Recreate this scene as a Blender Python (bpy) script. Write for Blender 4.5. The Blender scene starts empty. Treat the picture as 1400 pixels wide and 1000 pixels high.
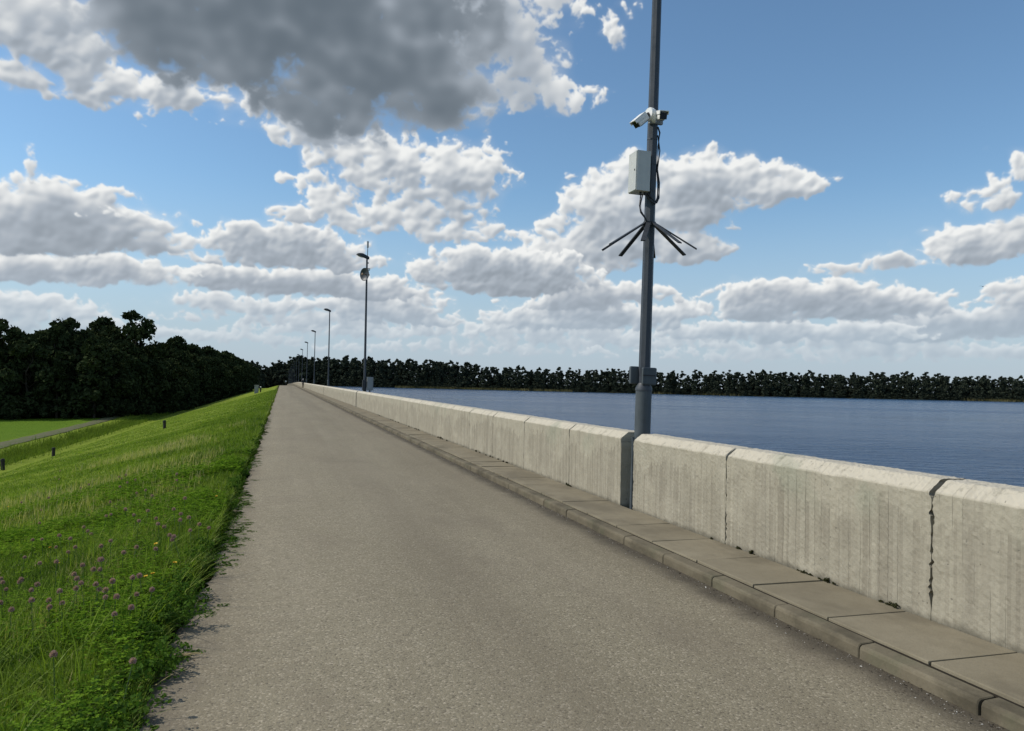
import bpy, bmesh, math, random
import numpy as np
from mathutils import Vector, Matrix

random.seed(7)
RNG = np.random.default_rng(11)
scene = bpy.context.scene
COL = scene.collection
rad = math.radians

# ------------------------------------------------------------------ camera
YAW, PITCH, ROLL, EYE, FOCAL = 0.290967, 0.024369, rad(1.2), 1.65, 1050.0
_f = Vector((math.sin(YAW) * math.cos(PITCH), math.cos(YAW) * math.cos(PITCH), math.sin(PITCH)))
_r0 = Vector((math.cos(YAW), -math.sin(YAW), 0))
_u0 = _r0.cross(_f)
_r = _r0 * math.cos(ROLL) + _u0 * math.sin(ROLL)
_u = -_r0 * math.sin(ROLL) + _u0 * math.cos(ROLL)
cam_data = bpy.data.cameras.new('camera')
cam = bpy.data.objects.new('camera', cam_data)
COL.objects.link(cam)
cam.matrix_world = Matrix(((_r.x, _u.x, -_f.x, 0), (_r.y, _u.y, -_f.y, 0), (_r.z, _u.z, -_f.z, EYE), (0, 0, 0, 1)))
cam_data.sensor_fit = 'HORIZONTAL'
cam_data.sensor_width = 36.0
cam_data.lens = 36.0 * FOCAL / 1400.0
cam_data.clip_start = 0.05
cam_data.clip_end = 6000
scene.camera = cam

# ------------------------------------------------------------------ light
SUN_AZ, SUN_EL = rad(-72), rad(41)          # azimuth from the road's direction, negative = left
SUN_STRENGTH, SKY_STRENGTH, EXPOSURE = 3.6, 0.10, 0.0
to_sun = Vector((math.sin(SUN_AZ) * math.cos(SUN_EL), math.cos(SUN_AZ) * math.cos(SUN_EL), math.sin(SUN_EL)))
sun_data = bpy.data.lights.new('sun', 'SUN')
sun_data.energy = SUN_STRENGTH
sun_data.angle = rad(0.55)
sun_data.color = (1.0, 0.93, 0.82)
sun = bpy.data.objects.new('sun', sun_data)
COL.objects.link(sun)
sun.rotation_euler = to_sun.to_track_quat('Z', 'Y').to_euler()
vs = scene.view_settings
vs.view_transform = 'Standard'
vs.look = 'None'
vs.exposure = EXPOSURE
vs.gamma = 1.0
vs.use_curve_mapping = False


def nd(nt, kind, ins=None, **props):
    n = nt.nodes.new(kind)
    for k, v in props.items():
        setattr(n, k, v)
    for k, v in (ins or {}).items():
        s = n.inputs[k]
        if hasattr(v, 'is_linked'):
            nt.links.new(v, s)
        else:
            s.default_value = v
    return n


def mth(nt, op, a, b=None, c=None, clamp=False):
    ins = {0: a}
    if b is not None: ins[1] = b
    if c is not None: ins[2] = c
    return nd(nt, 'ShaderNodeMath', ins, operation=op, use_clamp=clamp).outputs[0]


def vmt(nt, op, a, b=None):
    ins = {0: a}
    if b is not None: ins[1] = b
    n = nd(nt, 'ShaderNodeVectorMath', ins, operation=op)
    return n.outputs['Value'] if op in ('LENGTH', 'DOT_PRODUCT') else n.outputs['Vector']


def sstep(nt, x, lo, hi, a=0.0, b=1.0):
    n = nd(nt, 'ShaderNodeMapRange', {'Value': x, 'From Min': lo, 'From Max': hi, 'To Min': a, 'To Max': b},
           interpolation_type='SMOOTHSTEP')
    return n.outputs[0]


def lin(nt, x, lo, hi, a=0.0, b=1.0):
    n = nd(nt, 'ShaderNodeMapRange', {'Value': x, 'From Min': lo, 'From Max': hi, 'To Min': a, 'To Max': b})
    return n.outputs[0]


def mixc(nt, fac, a, b, blend='MIX'):
    n = nt.nodes.new('ShaderNodeMix')
    n.data_type = 'RGBA'
    n.blend_type = blend
    for idx, v in ((0, fac), (6, a), (7, b)):
        s = n.inputs[idx]
        if hasattr(v, 'is_linked'):
            nt.links.new(v, s)
        else:
            s.default_value = v if idx == 0 else (v[0], v[1], v[2], 1)
    return n.outputs[2]


def pix_dir(x, y):
    d = _f + _r * ((x - 700) / FOCAL) - _u * ((y - 500) / FOCAL)
    return d.normalized()


# ------------------------------------------------------------------ sky with cumulus clouds
world = bpy.data.worlds.new('World')
scene.world = world
world.use_nodes = True
wt = world.node_tree
wt.nodes.clear()
# each cumulus: how much it dims the light, then its masses: place in the sky, half-width, half-height (picture units), thickness
CLOUDS = [
    # low banks far away
    (0.8, [(640, 478, 260, 16, 0.35), (850, 468, 220, 22, 0.45), (740, 455, 190, 26, 0.5)]),
    (0.8, [(1060, 488, 330, 16, 0.35), (1280, 482, 300, 20, 0.5), (1150, 470, 200, 20, 0.5)]),
    (0.8, [(300, 462, 190, 18, 0.35), (470, 452, 200, 22, 0.45)]),
    (0.8, [(130, 452, 170, 22, 0.45), (40, 425, 110, 38, 0.6)]),
    (1.0, [(350, 420, 120, 26, 0.55), (440, 440, 170, 22, 0.5), (245, 435, 50, 12, 0.3)]),
    (1.1, [(1330, 445, 180, 36, 0.8), (1220, 458, 160, 26, 0.7), (1400, 408, 70, 36, 0.7)]),
    (1.0, [(1010, 455, 150, 28, 0.65), (1110, 458, 150, 26, 0.65)]),
    (1.2, [(1090, 412, 140, 44, 0.9), (1180, 420, 140, 40, 0.9), (1040, 428, 90, 26, 0.7), (970, 420, 40, 12, 0.35)]),
    (1.0, [(1150, 370, 46, 17, 0.5), (1222, 360, 62, 15, 0.35)]),
    (1.0, [(820, 432, 150, 38, 0.8), (900, 440, 60, 24, 0.5), (740, 440, 110, 26, 0.6)]),
    (1.15, [(830, 405, 110, 30, 0.75), (780, 415, 100, 24, 0.7)]),
    (1.1, [(520, 425, 115, 36, 0.8), (585, 440, 50, 18, 0.5)]),
    (1.2, [(395, 388, 185, 34, 0.95), (310, 380, 90, 24, 0.7), (500, 400, 100, 24, 0.7)]),
    (1.2, [(385, 340, 125, 42, 0.95), (440, 356, 90, 30, 0.8), (300, 352, 70, 18, 0.5)]),
    (0.8, [(407, 297, 30, 20, 0.5)]),
    (1.0, [(20, 368, 170, 38, 0.85), (150, 372, 110, 32, 0.75)]),
    (1.2, [(60, 296, 150, 52, 0.95), (130, 318, 120, 46, 0.9), (20, 320, 120, 44, 0.9), (228, 338, 36, 15, 0.45)]),
    (0.9, [(215, 300, 60, 12, 0.25), (45, 238, 14, 20, 0.22)]),
    (0.75, [(1350, 335, 92, 52, 0.9), (1420, 325, 90, 58, 0.9), (1392, 242, 42, 30, 0.32), (1380, 275, 70, 18, 0.2)]),
    (0.75, [(800, 340, 110, 60, 0.85), (880, 300, 120, 66, 0.9), (890, 340, 110, 40, 0.9), (975, 258, 110, 50, 0.9),
           (1070, 258, 80, 24, 0.65), (975, 345, 48, 15, 0.5), (850, 255, 60, 40, 0.6)]),
    (1.25, [(655, 372, 105, 44, 0.95), (735, 378, 90, 46, 0.95), (690, 390, 120, 30, 0.9)]),
    (0.55, [(560, 235, 130, 62, 0.7), (640, 232, 62, 56, 0.7), (490, 285, 85, 50, 0.66), (630, 320, 60, 24, 0.5),
           (470, 220, 58, 34, 0.5), (590, 290, 90, 50, 0.66), (680, 332, 24, 10, 0.25), (415, 243, 30, 8, 0.2)]),
    (0.5, [(690, 20, 95, 110, 0.62), (725, 105, 66, 64, 0.6), (640, 150, 40, 46, 0.5), (600, 60, 140, 100, 0.7)]),
    (0.6, [(824, 40, 28, 36, 0.36), (820, 132, 20, 14, 0.2)]),
    (0.5, [(40, 40, 170, 80, 0.8), (10, 92, 70, 42, 0.55), (140, 120, 80, 52, 0.65), (260, 130, 140, 44, 0.65),
           (430, 178, 85, 34, 0.55)]),
    (0.60, [(390, 20, 310, 118, 1.6), (520, 95, 170, 98, 1.4), (300, 55, 230, 92, 1.5), (240, 55, 140, 70, 1.1), (600, 160, 90, 42, 0.8),
           (480, 150, 170, 52, 0.9), (360, -120, 520, 130, 1.8), (170, 30, 160, 70, 0.5)]),
]


def perlin(u, v, seed, px=0):
    """2-D gradient noise, about -1..1; px = lattice period in u (0: none)"""
    r = np.random.default_rng(seed)
    perm = np.concatenate([r.permutation(256)] * 3)
    ang = (r.random(256) * 2 * np.pi).astype(np.float32)
    gx, gy = np.cos(ang), np.sin(ang)
    iu, iv = np.floor(u).astype(np.int32), np.floor(v).astype(np.int32)
    fu, fv = (u - iu).astype(np.float32), (v - iv).astype(np.float32)
    su, sv = fu * fu * fu * (fu * (fu * 6 - 15) + 10), fv * fv * fv * (fv * (fv * 6 - 15) + 10)

    def corner(a, b):
        x = iu + a
        if px:
            x = x % px
        h = perm[perm[x & 255] + ((iv + b) & 255)]
        return gx[h] * (fu - a) + gy[h] * (fv - b)
    n0 = corner(0, 0) * (1 - su) + corner(1, 0) * su
    n1 = corner(0, 1) * (1 - su) + corner(1, 1) * su
    return (n0 * (1 - sv) + n1 * sv) * 1.5


def worley(u, v, seed, px=0):
    r = np.random.default_rng(seed)
    perm = np.concatenate([r.permutation(256)] * 3)
    ox, oy = r.random(256).astype(np.float32), r.random(256).astype(np.float32)
    iu, iv = np.floor(u).astype(np.int32), np.floor(v).astype(np.int32)
    fu, fv = (u - iu).astype(np.float32), (v - iv).astype(np.float32)
    best = np.full(u.shape, 9.0, np.float32)
    for a in (-1, 0, 1):
        for b in (-1, 0, 1):
            x = iu + a
            if px:
                x = x % px
            h = perm[perm[x & 255] + ((iv + b) & 255)]
            d = (ox[h] + a - fu) ** 2 + (oy[h] + b - fv) ** 2
            best = np.minimum(best, d)
    return np.sqrt(best)


def blur(a, r):
    """two box blurs of radius r"""
    for _ in range(2):
        for ax in (0, 1):
            p = np.pad(a, [(r + 1, r) if i == ax else (0, 0) for i in (0, 1)], mode='edge')
            c = np.cumsum(p, ax, dtype=np.float64)
            n = 2 * r + 1
            a = ((c[n:] - c[:-n]) if ax == 0 else (c[:, n:] - c[:, :-n])).astype(np.float32) / n
    return a


def cloud_field(az0, az1, el0, el1, ppd):
    """lighting and cover of the clouds on a grid of sky directions (degrees)"""
    W, H = int(round((az1 - az0) * ppd)), int(round((el1 - el0) * ppd))
    az = np.linspace(az0, az1, W, endpoint=False, dtype=np.float32)[None, :] + np.zeros((H, 1), np.float32)
    el = np.linspace(el0, el1, H, endpoint=False, dtype=np.float32)[:, None] + np.zeros((1, W), np.float32)
    rnd = random.Random(5)
    layers = []
    for i in range(120):                        # the same sky goes on all round
        a, e = rnd.uniform(-180, 180), 3 + 60 * rnd.random() ** 1.8
        k = 0.35 + e / 30
        rx, ry, am = rnd.uniform(4, 8) * k / math.cos(rad(e)), rnd.uniform(1.6, 2.8) * k, rnd.uniform(.6, 1.1)
        bl = [(a + rnd.uniform(-1, 1) * rx * .8, e + rnd.uniform(-.5, .8) * ry, rx * rnd.uniform(.4, 1), ry * rnd.uniform(.5, 1), am * rnd.uniform(.7, 1)) for j in range(4)]
        if a + 2 * rx > -19 and a - 2 * rx < 53 and e - 2 * ry < 28:
            continue
        layers.append((1.0, bl))
    layers.sort(key=lambda l: l[1][0][1])
    for dim, bl in CLOUDS:
        out = []
        for (x, y, rx, ry, amp) in bl:
            if y > 320:
                ry *= .76
            d = pix_dir(x, y)
            a, e = math.degrees(math.atan2(d.x, d.y)), math.degrees(math.asin(d.z))
            s = d.dot(_f)                       # picture units grow off the axis
            out.append((a, e, math.degrees(rx / FOCAL) * s / math.cos(rad(e)), math.degrees(ry / FOCAL) * s, amp))
        layers.append((dim, out))
    per = lambda f: int(round(360 * f))
    # wind-torn edges: bend the coordinates a little first
    sc = np.clip(.3 + el / 20, .3, 1.4)
    wx = sum(w * perlin(az * f, el * f * 1.3, 1 + i, per(f)) for i, (f, w) in enumerate(((.25, 1.), (.5, .6), (1., .4), (2., .22))))
    wy = sum(w * perlin(az * f, el * f * 1.3, 11 + i, per(f)) for i, (f, w) in enumerate(((.25, 1.), (.5, .6), (1., .4), (2., .22))))
    A, E = az + wx * .9 * sc, el + wy * .4 * sc
    # billows: rounded puffs at several sizes, finer towards the horizon where the clouds are far
    near = np.clip((el - 4) / 14, 0, 1)
    uu, vv = az + wx * .35, el * 1.2 + wy * .3
    N = np.zeros_like(az)
    for i, f in enumerate((.25, .5, 1.0, 2.0, 4.0, 8.0)):
        amp = (.36, .38, .27, .15, .08, .04)[i]
        wgt = (.1 + .9 * near) if i == 0 else ((.4 + .6 * near) if i == 1 else (1.1 - .1 * near))
        N += amp * wgt * perlin(uu * f, vv * f, 30 + i, per(f))
    for i, f in enumerate((.2, .5, 1.0, 2.0, 4.0)):
        amp = (.50, .40, .32, .14, .04)[i]
        wgt = (near, .15 + .65 * near, .9 - .45 * near, 1.1 - .5 * near, 1.1 - .5 * near)[i]
        wl = worley(uu * f, vv * f, 50 + i, per(f))
        N += amp * wgt * (.35 - wl * wl)
    N = N * (1.0 + .35 * near) - .17 - .05 * near
    V = .5 * perlin(az * .2, el * .4, 70, per(.2)) + .5 * perlin(az * .6, el * .9, 71, per(.6))
    L = np.zeros_like(az)
    C = np.zeros_like(az)
    for li, (dim, bl) in enumerate(layers):
        big = bl[0][4] > 1.4
        pad = 2.0 + 1.5 * max(b[3] for b in bl)
        x0 = max(int((min(b[0] - 1.7 * b[2] for b in bl) - az0 - 2) * ppd), 0)
        x1 = min(int((max(b[0] + 1.7 * b[2] for b in bl) - az0 + 2) * ppd), W)
        y0 = max(int((min(b[1] - 1.7 * b[3] for b in bl) - el0 - 1) * ppd), 0)
        y1 = min(int((max(b[1] + 1.7 * b[3] for b in bl) - el0 + pad) * ppd), H)
        if x1 - x0 < 4 or y1 - y0 < 4:
            continue
        sl = (slice(y0, y1), slice(x0, x1))
        M = np.full((y1 - y0, x1 - x0), -1.2, np.float32)
        for (a, e, rx, ry, am) in bl:
            dx, dy = (A[sl] - a) / rx, (E[sl] - e) / ry
            dy = np.where(dy < 0, dy * 1.35, dy)
            m = am * (1 - (dx * dx + dy * dy))
            hh = np.clip(.5 + .5 * (m - M) / .2, 0, 1)
            M = np.maximum(M * (1 - hh) + m * hh + .2 * hh * (1 - hh), -1.2)
        sh = (li * 37) % 61                      # every cloud its own stretch of billows
        Nn = np.roll(N, (0, sh * ppd // 3 if az1 - az0 > 200 else 0), (0, 1))[sl]
        D = M + Nn
        P = np.maximum(D, 0)
        ht = max(b[3] for b in bl)
        h = P.shape[0]
        wb = .68 if ht > 4 else .45
        Pb = wb * blur(P, max(1, int(.13 * ht * ppd))) + (1 - wb) * blur(P, max(1, int(.035 * ht * ppd)))
        tau = np.zeros_like(P)
        for d, w in ((.08, .5), (.18, .7), (.32, .8), (.5, .8), (.75, .8), (1.05, .7)):
            sx, sy = int(round(-.35 * d * ht * ppd)), int(round(.9 * d * ht * ppd))
            Q = np.zeros_like(P)
            if sy < h and abs(sx) < P.shape[1]:
                if sx:
                    Q[:h - sy, -sx:] = Pb[sy:, :sx]
                else:
                    Q[:h - sy, :] = Pb[sy:, :]
                if y1 == H:
                    Q[h - sy:, :] = Pb[-1:, :]
            tau += Q * w
        floor = .06 if big else (.28 if ht > 4 else .42)
        tau *= 1 + .75 * V[sl]
        T = floor + (1 - floor) * np.exp(-.78 * dim * tau)
        Hh = np.sqrt(blur(np.minimum(P, 1.2), max(1, int(.045 * ht * ppd))) + 3e-2)
        gy, gx = np.gradient(Hh, 1.0 / ppd)
        k = ht * .45
        lam = (gx * .55 - gy * .83) * k / np.sqrt((gx * gx + gy * gy) * k * k + 1.0)
        edge = np.exp(-2.6 * Pb)                  # thin cloud passes the light on
        lum = np.clip(T * (.92 + (.24 if ht > 4 else .36) * lam) + .16 * edge * (1 - T) * 2, 0, 1.06)
        lum = .5 * lum + .5 * blur(lum, max(1, int(.03 * ht * ppd)))
        al = np.clip(D / ((.6 if big else .15) + .30 * (1 - T) * (not big) + .12 * near[sl]) + .02, 0, 1)
        al = al * al * (3 - 2 * al)
        veil = np.clip((blur(D, max(1, int(.10 * ht * ppd))) + .30 + .35 * V[sl]) / .75, 0, 1)
        al = 1 - (1 - al) * (1 - .42 * veil * veil)
        L[sl] = L[sl] * (1 - al) + lum * al
        C[sl] = 1 - (1 - C[sl]) * (1 - al)
    L = np.where(C > 1e-3, L / np.maximum(C, 1e-3), .9)
    return L, C


def cloud_image(name, az0, az1, el0, el1, ppd):
    lum, alpha = cloud_field(az0, az1, el0, el1, ppd)
    H, W = lum.shape
    px = np.zeros((H, W, 4), np.float32)
    px[..., 0], px[..., 1], px[..., 2], px[..., 3] = lum, alpha, 0, 1
    im = bpy.data.images.new(name, W, H, alpha=False, float_buffer=True)
    im.colorspace_settings.name = 'Non-Color'
    im.pixels.foreach_set(px.ravel())
    im.update()
    im.pack()
    return im


def build_sky():
    tc = wt.nodes.new('ShaderNodeTexCoord')
    D = vmt(wt, 'NORMALIZE', tc.outputs['Generated'])
    sp = nd(wt, 'ShaderNodeSeparateXYZ', {0: D})
    az = mth(wt, 'MULTIPLY', mth(wt, 'ARCTAN2', sp.outputs[0], sp.outputs[1]), 180 / math.pi)
    el = mth(wt, 'MULTIPLY', mth(wt, 'ARCSINE', sp.outputs[2]), 180 / math.pi)
    sky = nd(wt, 'ShaderNodeTexSky', sky_type='NISHITA', sun_disc=False, sun_elevation=SUN_EL,
             sun_rotation=SUN_AZ, altitude=0.0, air_density=1.0, dust_density=0.35, ozone_density=2.6)

    def lookup(name, box, ppd):
        im = cloud_image(name, *box, ppd)
        u = lin(wt, az, box[0], box[1])
        v = lin(wt, el, box[2], box[3])
        vec = nd(wt, 'ShaderNodeCombineXYZ', {0: u, 1: v}).outputs[0]
        t = nd(wt, 'ShaderNodeTexImage', {'Vector': vec}, image=im, interpolation='Cubic', extension='EXTEND')
        s = nd(wt, 'ShaderNodeSeparateColor', {0: t.outputs['Color']})
        return s.outputs[0], s.outputs[1]
    far_l, far_a = lookup('cloud_field_all_round', (-180, 180, -2, 88), 6)
    box = (-34, 68, -2, 42)
    near_l, near_a = lookup('cloud_field_ahead', box, 19)
    w = mth(wt, 'MULTIPLY', mth(wt, 'MULTIPLY', sstep(wt, az, box[0] + 1, box[0] + 5), sstep(wt, az, box[1] - 5, box[1] - 1, 1, 0)),
            sstep(wt, el, box[3] - 5, box[3] - 1, 1, 0))
    mixf = lambda a, b: mth(wt, 'ADD', mth(wt, 'MULTIPLY', a, mth(wt, 'SUBTRACT', 1.0, w)), mth(wt, 'MULTIPLY', b, w))
    lum, alpha = mixf(far_l, near_l), mixf(far_a, near_a)
    k = 1.0 / SKY_STRENGTH
    shade = tuple(c * k for c in CLOUD_SHADE)
    lit = tuple(c * k for c in CLOUD_LIT)
    body = tuple(c * k for c in CLOUD_BODY)
    ccol = mixc(wt, lin(wt, lum, 0.0, .5), shade, body)
    ccol = mixc(wt, lin(wt, lum, .5, 1.0), ccol, lit)
    base = mixc(wt, 1.0, sky.outputs[0], SKY_TINT, 'MULTIPLY')
    # damp air low over the horizon
    air = tuple(c * k for c in HORIZON_AIR)
    base = mixc(wt, sstep(wt, el, 0.0, 15.0, 0.86, 0.0), base, air)
    ccol = mixc(wt, sstep(wt, el, 0.0, 8.0, 0.45, 0.0), ccol, air)
    col = mixc(wt, mth(wt, 'MULTIPLY', alpha, sstep(wt, el, 0.0, 7.0, 0.35, 1.0)), base, ccol)
    bg = nd(wt, 'ShaderNodeBackground', {'Color': col, 'Strength': SKY_STRENGTH})
    out = wt.nodes.new('ShaderNodeOutputWorld')
    wt.links.new(bg.outputs[0], out.inputs[0])


CLOUD_SHADE, CLOUD_BODY, CLOUD_LIT = (0.085, 0.115, 0.145), (0.40, 0.45, 0.51), (0.88, 0.89, 0.88)
SKY_TINT, HORIZON_AIR = (1.16, 1.34, 1.36), (0.42, 0.505, 0.62)
build_sky()

# ------------------------------------------------------------------ helpers
def tag(o, label=None, cat=None, group=None, kind=None):
    if label: o['label'] = label
    if cat: o['category'] = cat
    if group: o['group'] = group
    if kind: o['kind'] = kind
    return o


def link(name, me, parent=None, loc=None, rot=None):
    o = bpy.data.objects.new(name, me)
    COL.objects.link(o)
    if parent is not None:
        o.parent = parent
    if loc is not None: o.location = loc
    if rot is not None: o.rotation_euler = rot
    return o


def empty(name, loc=(0, 0, 0), rot=(0, 0, 0)):
    o = link(name, None, None, loc, rot)
    o.empty_display_size = 0.2
    return o


def mesh_np(name, V, polys, mats, smooth=False, mat_idx=None, attrs=None):
    """V (n,3); polys: list of (m,k) index arrays"""
    me = bpy.data.meshes.new(name)
    V = np.asarray(V, np.float32).reshape(-1, 3)
    polys = [np.asarray(p, np.int32) for p in polys if len(p)]
    nl = sum(p.size for p in polys)
    nf = sum(len(p) for p in polys)
    me.vertices.add(len(V))
    me.vertices.foreach_set('co', V.ravel())
    me.loops.add(nl)
    me.loops.foreach_set('vertex_index', np.concatenate([p.ravel() for p in polys]))
    me.polygons.add(nf)
    sizes = np.concatenate([np.full(len(p), p.shape[1], np.int32) for p in polys])
    starts = np.concatenate([[0], np.cumsum(sizes)[:-1]]).astype(np.int32)
    me.polygons.foreach_set('loop_start', starts)
    if mat_idx is not None:
        me.polygons.foreach_set('material_index', np.asarray(mat_idx, np.int32))
    me.polygons.foreach_set('use_smooth', np.full(nf, smooth, bool))
    for k, a in (attrs or {}).items():
        at = me.attributes.new(k, 'FLOAT', 'POINT')
        at.data.foreach_set('value', np.asarray(a, np.float32))
    for m in (mats if isinstance(mats, (list, tuple)) else [mats]):
        me.materials.append(m)
    me.update()
    me.validate()
    return me


class MB:
    """collects shapes into one mesh"""
    def __init__(s): s.v, s.f, s.m = [], [], []

    def add(s, V, F, mi=0):
        b = len(s.v)
        s.v += [tuple(v) for v in V]
        s.f += [tuple(i + b for i in f) for f in F]
        s.m += [mi] * len(F)

    def box(s, c, size, rz=0.0, bev=0.0, mi=0, rx=0.0, ry=0.0):
        bm = bmesh.new()
        bmesh.ops.create_cube(bm, size=1)
        bmesh.ops.scale(bm, vec=size, verts=bm.verts)
        if bev:
            bmesh.ops.bevel(bm, geom=bm.edges[:], offset=bev, segments=2, affect='EDGES', profile=.6)
        M = Matrix.Translation(c) @ Matrix.Rotation(rz, 4, 'Z') @ Matrix.Rotation(ry, 4, 'Y') @ Matrix.Rotation(rx, 4, 'X')
        bm.transform(M)
        bm.verts.index_update()
        s.add([v.co[:] for v in bm.verts], [[v.index for v in f.verts] for f in bm.faces], mi)
        bm.free()

    def tube(s, pts, r, n=8, mi=0, cap=True, squash=1.0):
        pts = [Vector(p) for p in pts]
        rs = r if isinstance(r, (list, tuple)) else [r] * len(pts)
        ref = Vector((0, 0, 1))
        V, F = [], []
        for i, p in enumerate(pts):
            t = (pts[min(i + 1, len(pts) - 1)] - pts[max(i - 1, 0)]).normalized()
            a = ref.cross(t)
            if a.length < 1e-3: a = Vector((1, 0, 0)).cross(t)
            a.normalize()
            b = t.cross(a)
            for k in range(n):
                q = 2 * math.pi * (k + .5) / n
                V.append(p + (a * math.cos(q) + b * math.sin(q) * squash) * rs[i])
        for i in range(len(pts) - 1):
            for k in range(n):
                k2 = (k + 1) % n
                F.append((i * n + k, i * n + k2, (i + 1) * n + k2, (i + 1) * n + k))
        if cap:
            F.append(tuple(reversed(range(n))))
            F.append(tuple(range((len(pts) - 1) * n, len(pts) * n)))
        s.add(V, F, mi)

    def lathe(s, prof, M=None, n=24, mi=0):
        """prof: (radius, z) list turned about Z, then moved by M"""
        M = M or Matrix()
        V, F = [], []
        for (r, z) in prof:
            for k in range(n):
                q = 2 * math.pi * k / n
                V.append(M @ Vector((r * math.cos(q), r * math.sin(q), z)))
        for i in range(len(prof) - 1):
            for k in range(n):
                k2 = (k + 1) % n
                F.append((i * n + k, i * n + k2, (i + 1) * n + k2, (i + 1) * n + k))
        F.append(tuple(reversed(range(n))))
        F.append(tuple(range((len(prof) - 1) * n, len(prof) * n)))
        s.add(V, F, mi)

    def loft(s, secs, mi=0):
        """secs: equal-length rings of points"""
        n = len(secs[0])
        V = [p for sec in secs for p in sec]
        F = []
        for i in range(len(secs) - 1):
            for k in range(n):
                k2 = (k + 1) % n
                F.append((i * n + k, i * n + k2, (i + 1) * n + k2, (i + 1) * n + k))
        F.append(tuple(reversed(range(n))))
        F.append(tuple(range((len(secs) - 1) * n, len(secs) * n)))
        s.add(V, F, mi)

    def mesh(s, name, mats, smooth=False):
        me = bpy.data.meshes.new(name)
        me.from_pydata(s.v, [], s.f)
        for m in (mats if isinstance(mats, (list, tuple)) else [mats]):
            me.materials.append(m)
        me.polygons.foreach_set('material_index', s.m)
        if smooth:
            me.polygons.foreach_set('use_smooth', [True] * len(me.polygons))
        me.update()
        return me

    def build(s, name, mats, parent=None, loc=None, rot=None, smooth=False):
        o = link(name, s.mesh(name, mats, smooth), parent, loc, rot)
        if smooth:
            sharp_edges(o.data)
        return o


def sharp_edges(me, ang=40):
    bm = bmesh.new()
    bm.from_mesh(me)
    bmesh.ops.recalc_face_normals(bm, faces=bm.faces)
    for e in bm.edges:
        e.smooth = not (len(e.link_faces) == 2 and e.calc_face_angle(0) > rad(ang))
    bm.to_mesh(me)
    bm.free()


def copy_tree(o, parent=None):
    c = o.copy()
    COL.objects.link(c)
    c.parent = parent
    for ch in [x for x in bpy.data.objects if x.parent == o]:
        copy_tree(ch, c)
    return c


# ------------------------------------------------------------------ materials
def new_mat(name, base=(.5, .5, .5), rough=.8, metal=0.0, spec=.5):
    m = bpy.data.materials.new(name)
    m.use_nodes = True
    nt = m.node_tree
    b = nt.nodes['Principled BSDF']
    b.inputs['Base Color'].default_value = (*base, 1)
    b.inputs['Roughness'].default_value = rough
    b.inputs['Metallic'].default_value = metal
    b.inputs['Specular IOR Level'].default_value = spec
    return m, nt, b


def obj_co(nt):
    return nt.nodes.new('ShaderNodeTexCoord').outputs['Object']


def noise(nt, vec, scale, detail=4.0, rough=.55, out='Fac'):
    return nd(nt, 'ShaderNodeTexNoise', {'Vector': vec, 'Scale': scale, 'Detail': detail, 'Roughness': rough}).outputs[out]


def scl(nt, vec, s):
    return vmt(nt, 'MULTIPLY', vec, s)


def bump(nt, h, strength, dist, normal=None):
    ins = {'Height': h, 'Strength': strength, 'Distance': dist}
    if normal is not None: ins['Normal'] = normal
    return nd(nt, 'ShaderNodeBump', ins).outputs[0]


def worn(name, base, rough=.6, metal=0.0, var=.25, scale=6.0, spec=.4):
    """paint or metal with a little grime"""
    m, nt, b = new_mat(name, base, rough, metal, spec)
    co = obj_co(nt)
    n = noise(nt, co, scale, 5)
    n2 = noise(nt, scl(nt, co, (9, 9, .8)), 3.0, 4)
    f = mth(nt, 'ADD', mth(nt, 'MULTIPLY', n, .6), mth(nt, 'MULTIPLY', n2, .4))
    c = mixc(nt, lin(nt, f, .3, .7), tuple(x * (1 - var) for x in base), tuple(min(1, x * (1 + var)) for x in base))
    nt.links.new(c, b.inputs['Base Color'])
    nt.links.new(lin(nt, n, .3, .7, rough - .1, min(1, rough + .12)), b.inputs['Roughness'])
    return m


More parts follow.
